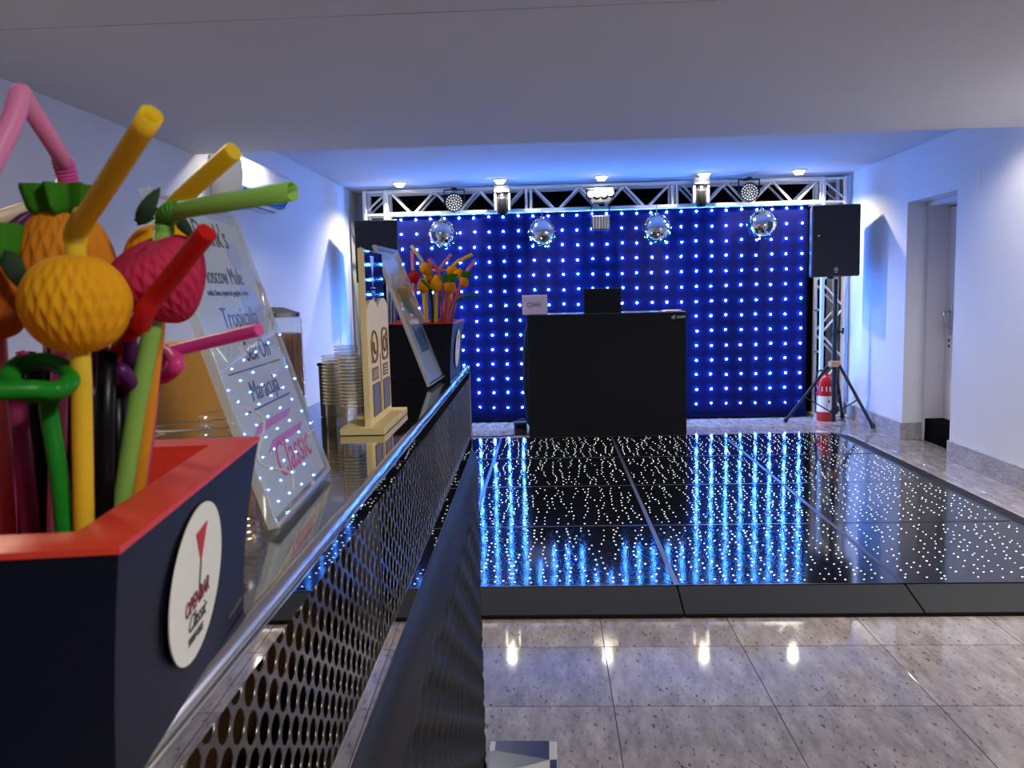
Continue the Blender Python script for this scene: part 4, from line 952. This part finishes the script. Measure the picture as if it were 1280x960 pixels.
MB().box((.103, .072, 0), (.143, .090, .0006), M=F).obj('word_plate', CARVE, fp)
for k in range(3): MB().tube(ringp(.031+.012*k, .081, .0045, .0055, 2), .0009, 5).obj('letter_mark', CREAM, fp)
for k in range(3): MB().box((.108, .0755+.0045*k, .0006), (.138, .077+.0045*k, .001), M=F).obj('letter_mark', CREAM, fp)
MB().box((.083, .02, 0), (.086, .108, .0006), M=F).obj('divider_line', CARVE, fp)
for a in (.020, .100):
    MB().box((a, .022, 0), (a+.05, .066, .0005), M=F).obj('blank_plate', PLATE, fp)
    MB().tube([F @ Vector(p) for p in ((a, .022, 0), (a+.05, .022, 0), (a+.05, .066, 0), (a, .066, 0), (a, .022, 0))], .0016, 6).obj('plate_frame', CARVE, fp)
D = frame((.0021, 0, 0), (0, 1, 0), (0, 0, 1))
MB().poly([(.064, .25), (.092, .25), (.079, .222)], D, t=.0004).poly([(.0775, .224), (.0795, .224), (.0795, .205), (.0775, .205)], D, t=.0004).obj('glass_logo', SILVER, sg)
MB().box((.062, .2035, 0), (.096, .2045, .0004), M=D).obj('logo_line', SILVER, sg)
text('logo_text', 'OPEN', .0105, SILVER, sg, D @ Matrix.Translation((.079, .196, .0002)))
text('logo_text', 'BAR', .0105, SILVER, sg, D @ Matrix.Translation((.079, .186, .0002)))

# ---------------------------------------------------------------- cups, dispensers, small things
def cup_me(rt, rb, h, name='cup'):
    return MB().lathe([(0, 0), (rb, 0), (rb+.001, .002), (rt-.0015, h-.003), (rt, h-.002), (rt+.0012, h-.0005), (rt-.0008, h)], 28).lathe([(rt, h-.002), (rt+.0016, h-.001), (rt-.0004, h+.0004)], 28, 1).mesh(name, [CUPP, CUPR], 50)
dish = cup_me(.0178, .0142, .038)
ORD = ['top', 'second', 'third', 'fourth', 'fifth', 'sixth', 'seventh', 'eighth', 'ninth', 'tenth', 'eleventh', 'twelfth', 'thirteenth', 'fourteenth', 'fifteenth', 'sixteenth', 'seventeenth']
def stack(px, py, n, dz, me, label, group, z=ZB_+.0005):
    for k in range(n): tag(link_mesh('plastic_cup', me, None, (px, py, z+k*dz)), (ORD[n-1-k]+' '+label) if k < n-1 else 'topmost '+label, 'cup', group)
for (x, y, n, w) in ((-.3165, 1.195, 15, 'left'), (-.283, 1.16, 15, 'right'), (-.315, 1.262, 17, 'rear')):
    stack(x, y, n, .0049, dish, 'clear plastic cup from the top of the %s stack beside the cream sign' % w, 'cups of the %s stack by the sign' % w)
shot = cup_me(.0265, .019, .055)
for (x, y, n, w) in ((-.328, .71, 4, 'nearest'), (-.315, .785, 4, 'middle'), (-.318, .86, 6, 'farthest')):
    stack(x, y, n, .0085, shot, 'clear plastic cup from the top of the %s low stack behind the large planter' % w, 'cups of the %s stack behind the planter' % w)
lid = MB().lathe([(0, 0), (.02, 0), (.026, .003), (.028, .006), (.026, .0075), (.02, .0045), (0, .004)], 28).mesh('cup_lid', CUPP, 50)
for k in range(4): tag(link_mesh('cup_lid', lid, None, (-.2475, .588, ZB_+.0005+k*.0052)), ('top', 'third', 'second', 'lowest')[(0, 3, 2, 1)[3-k] if False else {0: 3, 1: 1, 2: 2, 3: 0}[k]]+' clear plastic lid of the small stack between planter and acrylic menu', 'lid', 'lids beside the menu stand')
ds = thing('juice_dispenser', 'clear dispenser of orange juice behind the foreground straws', 'drink dispenser', (-.512, 1.15, 1.0))
MB().lathe([(0, .02), (.075, .02), (.083, .03), (.086, .1), (.086, .40), (.08, .42), (.07, .425)], 36).lathe([(.0, .0), (.07, 0), (.075, .02), (0, .02)], 36).obj('vessel', GLASS, ds, smooth=50)
MB().lathe([(0, .026), (.07, .026), (.08, .036), (.0835, .1), (.0835, .343), (0, .343)], 36).obj('juice', JUICE, ds, smooth=50)
MB().lathe([(.0, .424), (.074, .424), (.076, .435), (.05, .447), (0, .45)], 30).obj('lid', STEEL, ds, smooth=40)
ds = thing('juice_dispenser', 'ribbed clear dispenser of amber drink behind the acrylic menu', 'drink dispenser', (-.556, 1.62, 1.0))
rib = lambda a, t, r: r*(1+.022*math.cos(22*a))
MB().lathe([(0, .0), (.06, .0), (.062, .02), (.062, .362), (.055, .366)], 132, mod=rib).obj('vessel', GLASS, ds, smooth=50)
MB().lathe([(0, .006), (.058, .006), (.0595, .03), (.0595, .333), (0, .333)], 132, mod=rib).obj('drink', JUICE2, ds, smooth=50)
MB().lathe([(0, .366), (.06, .366), (.061, .374), (.03, .385), (0, .386)], 30).obj('lid', STEEL, ds, smooth=40)
sh = thing('cocktail_shaker', 'steel cocktail shaker peeking out above the acrylic menu', 'shaker', (-.507, 1.385, 1.006))
MB().lathe([(0, 0), (.036, 0), (.04, .01), (.046, .24), (.046, .25), (.042, .30), (.03, .345)], 28).obj('body', STEEL, sh, smooth=40)
MB().lathe([(.03, .345), (.029, .38), (.027, .41), (.018, .428), (0, .434)], 28).obj('cap', EDGE, sh, smooth=50)
nb = thing('napkin_holder', 'grey napkin holder with black top behind the plastic cups', 'napkin holder', (-.359, 1.33, ZB_))
MB().box((-.012, -.03, 0.0005), (.014, .04, .083)).obj('housing', GREY, nb, bevel=.002)
MB().box((-.014, -.032, .083), (.016, .042, .088)).obj('top', BLKG, nb, bevel=.002)
# patterned carton on the floor, right of the bar end
ct = thing('patterned_carton', 'flat carton with navy, grey and white geometric pattern on the floor at the bar end', 'box', (-.10, 2.06, 0))
MB().box((-.094, -.2, 0.0005), (.098, .195, .115)).obj('carton', BOXW, ct, bevel=.002)
def pt(pts, m): MB().poly([(x, y) for x, y in pts], Matrix.Translation((0, 0, .1155)), t=.0006).obj('pattern_piece', m, ct)
pt([(-.078, .195), (.076, .195), (.076, .100), (-.078, .145)], BOXN)
pt([(-.078, .1445), (.076, .0995), (-.078, .03), (-.093, .04), (-.093, .14)], BOXG)
pt([(.076, .098), (.076, -.0), (-.06, .03)], BOXC)
pt([(.078, .098), (.097, .100), (.097, .0), (.078, .0)], BOXN)
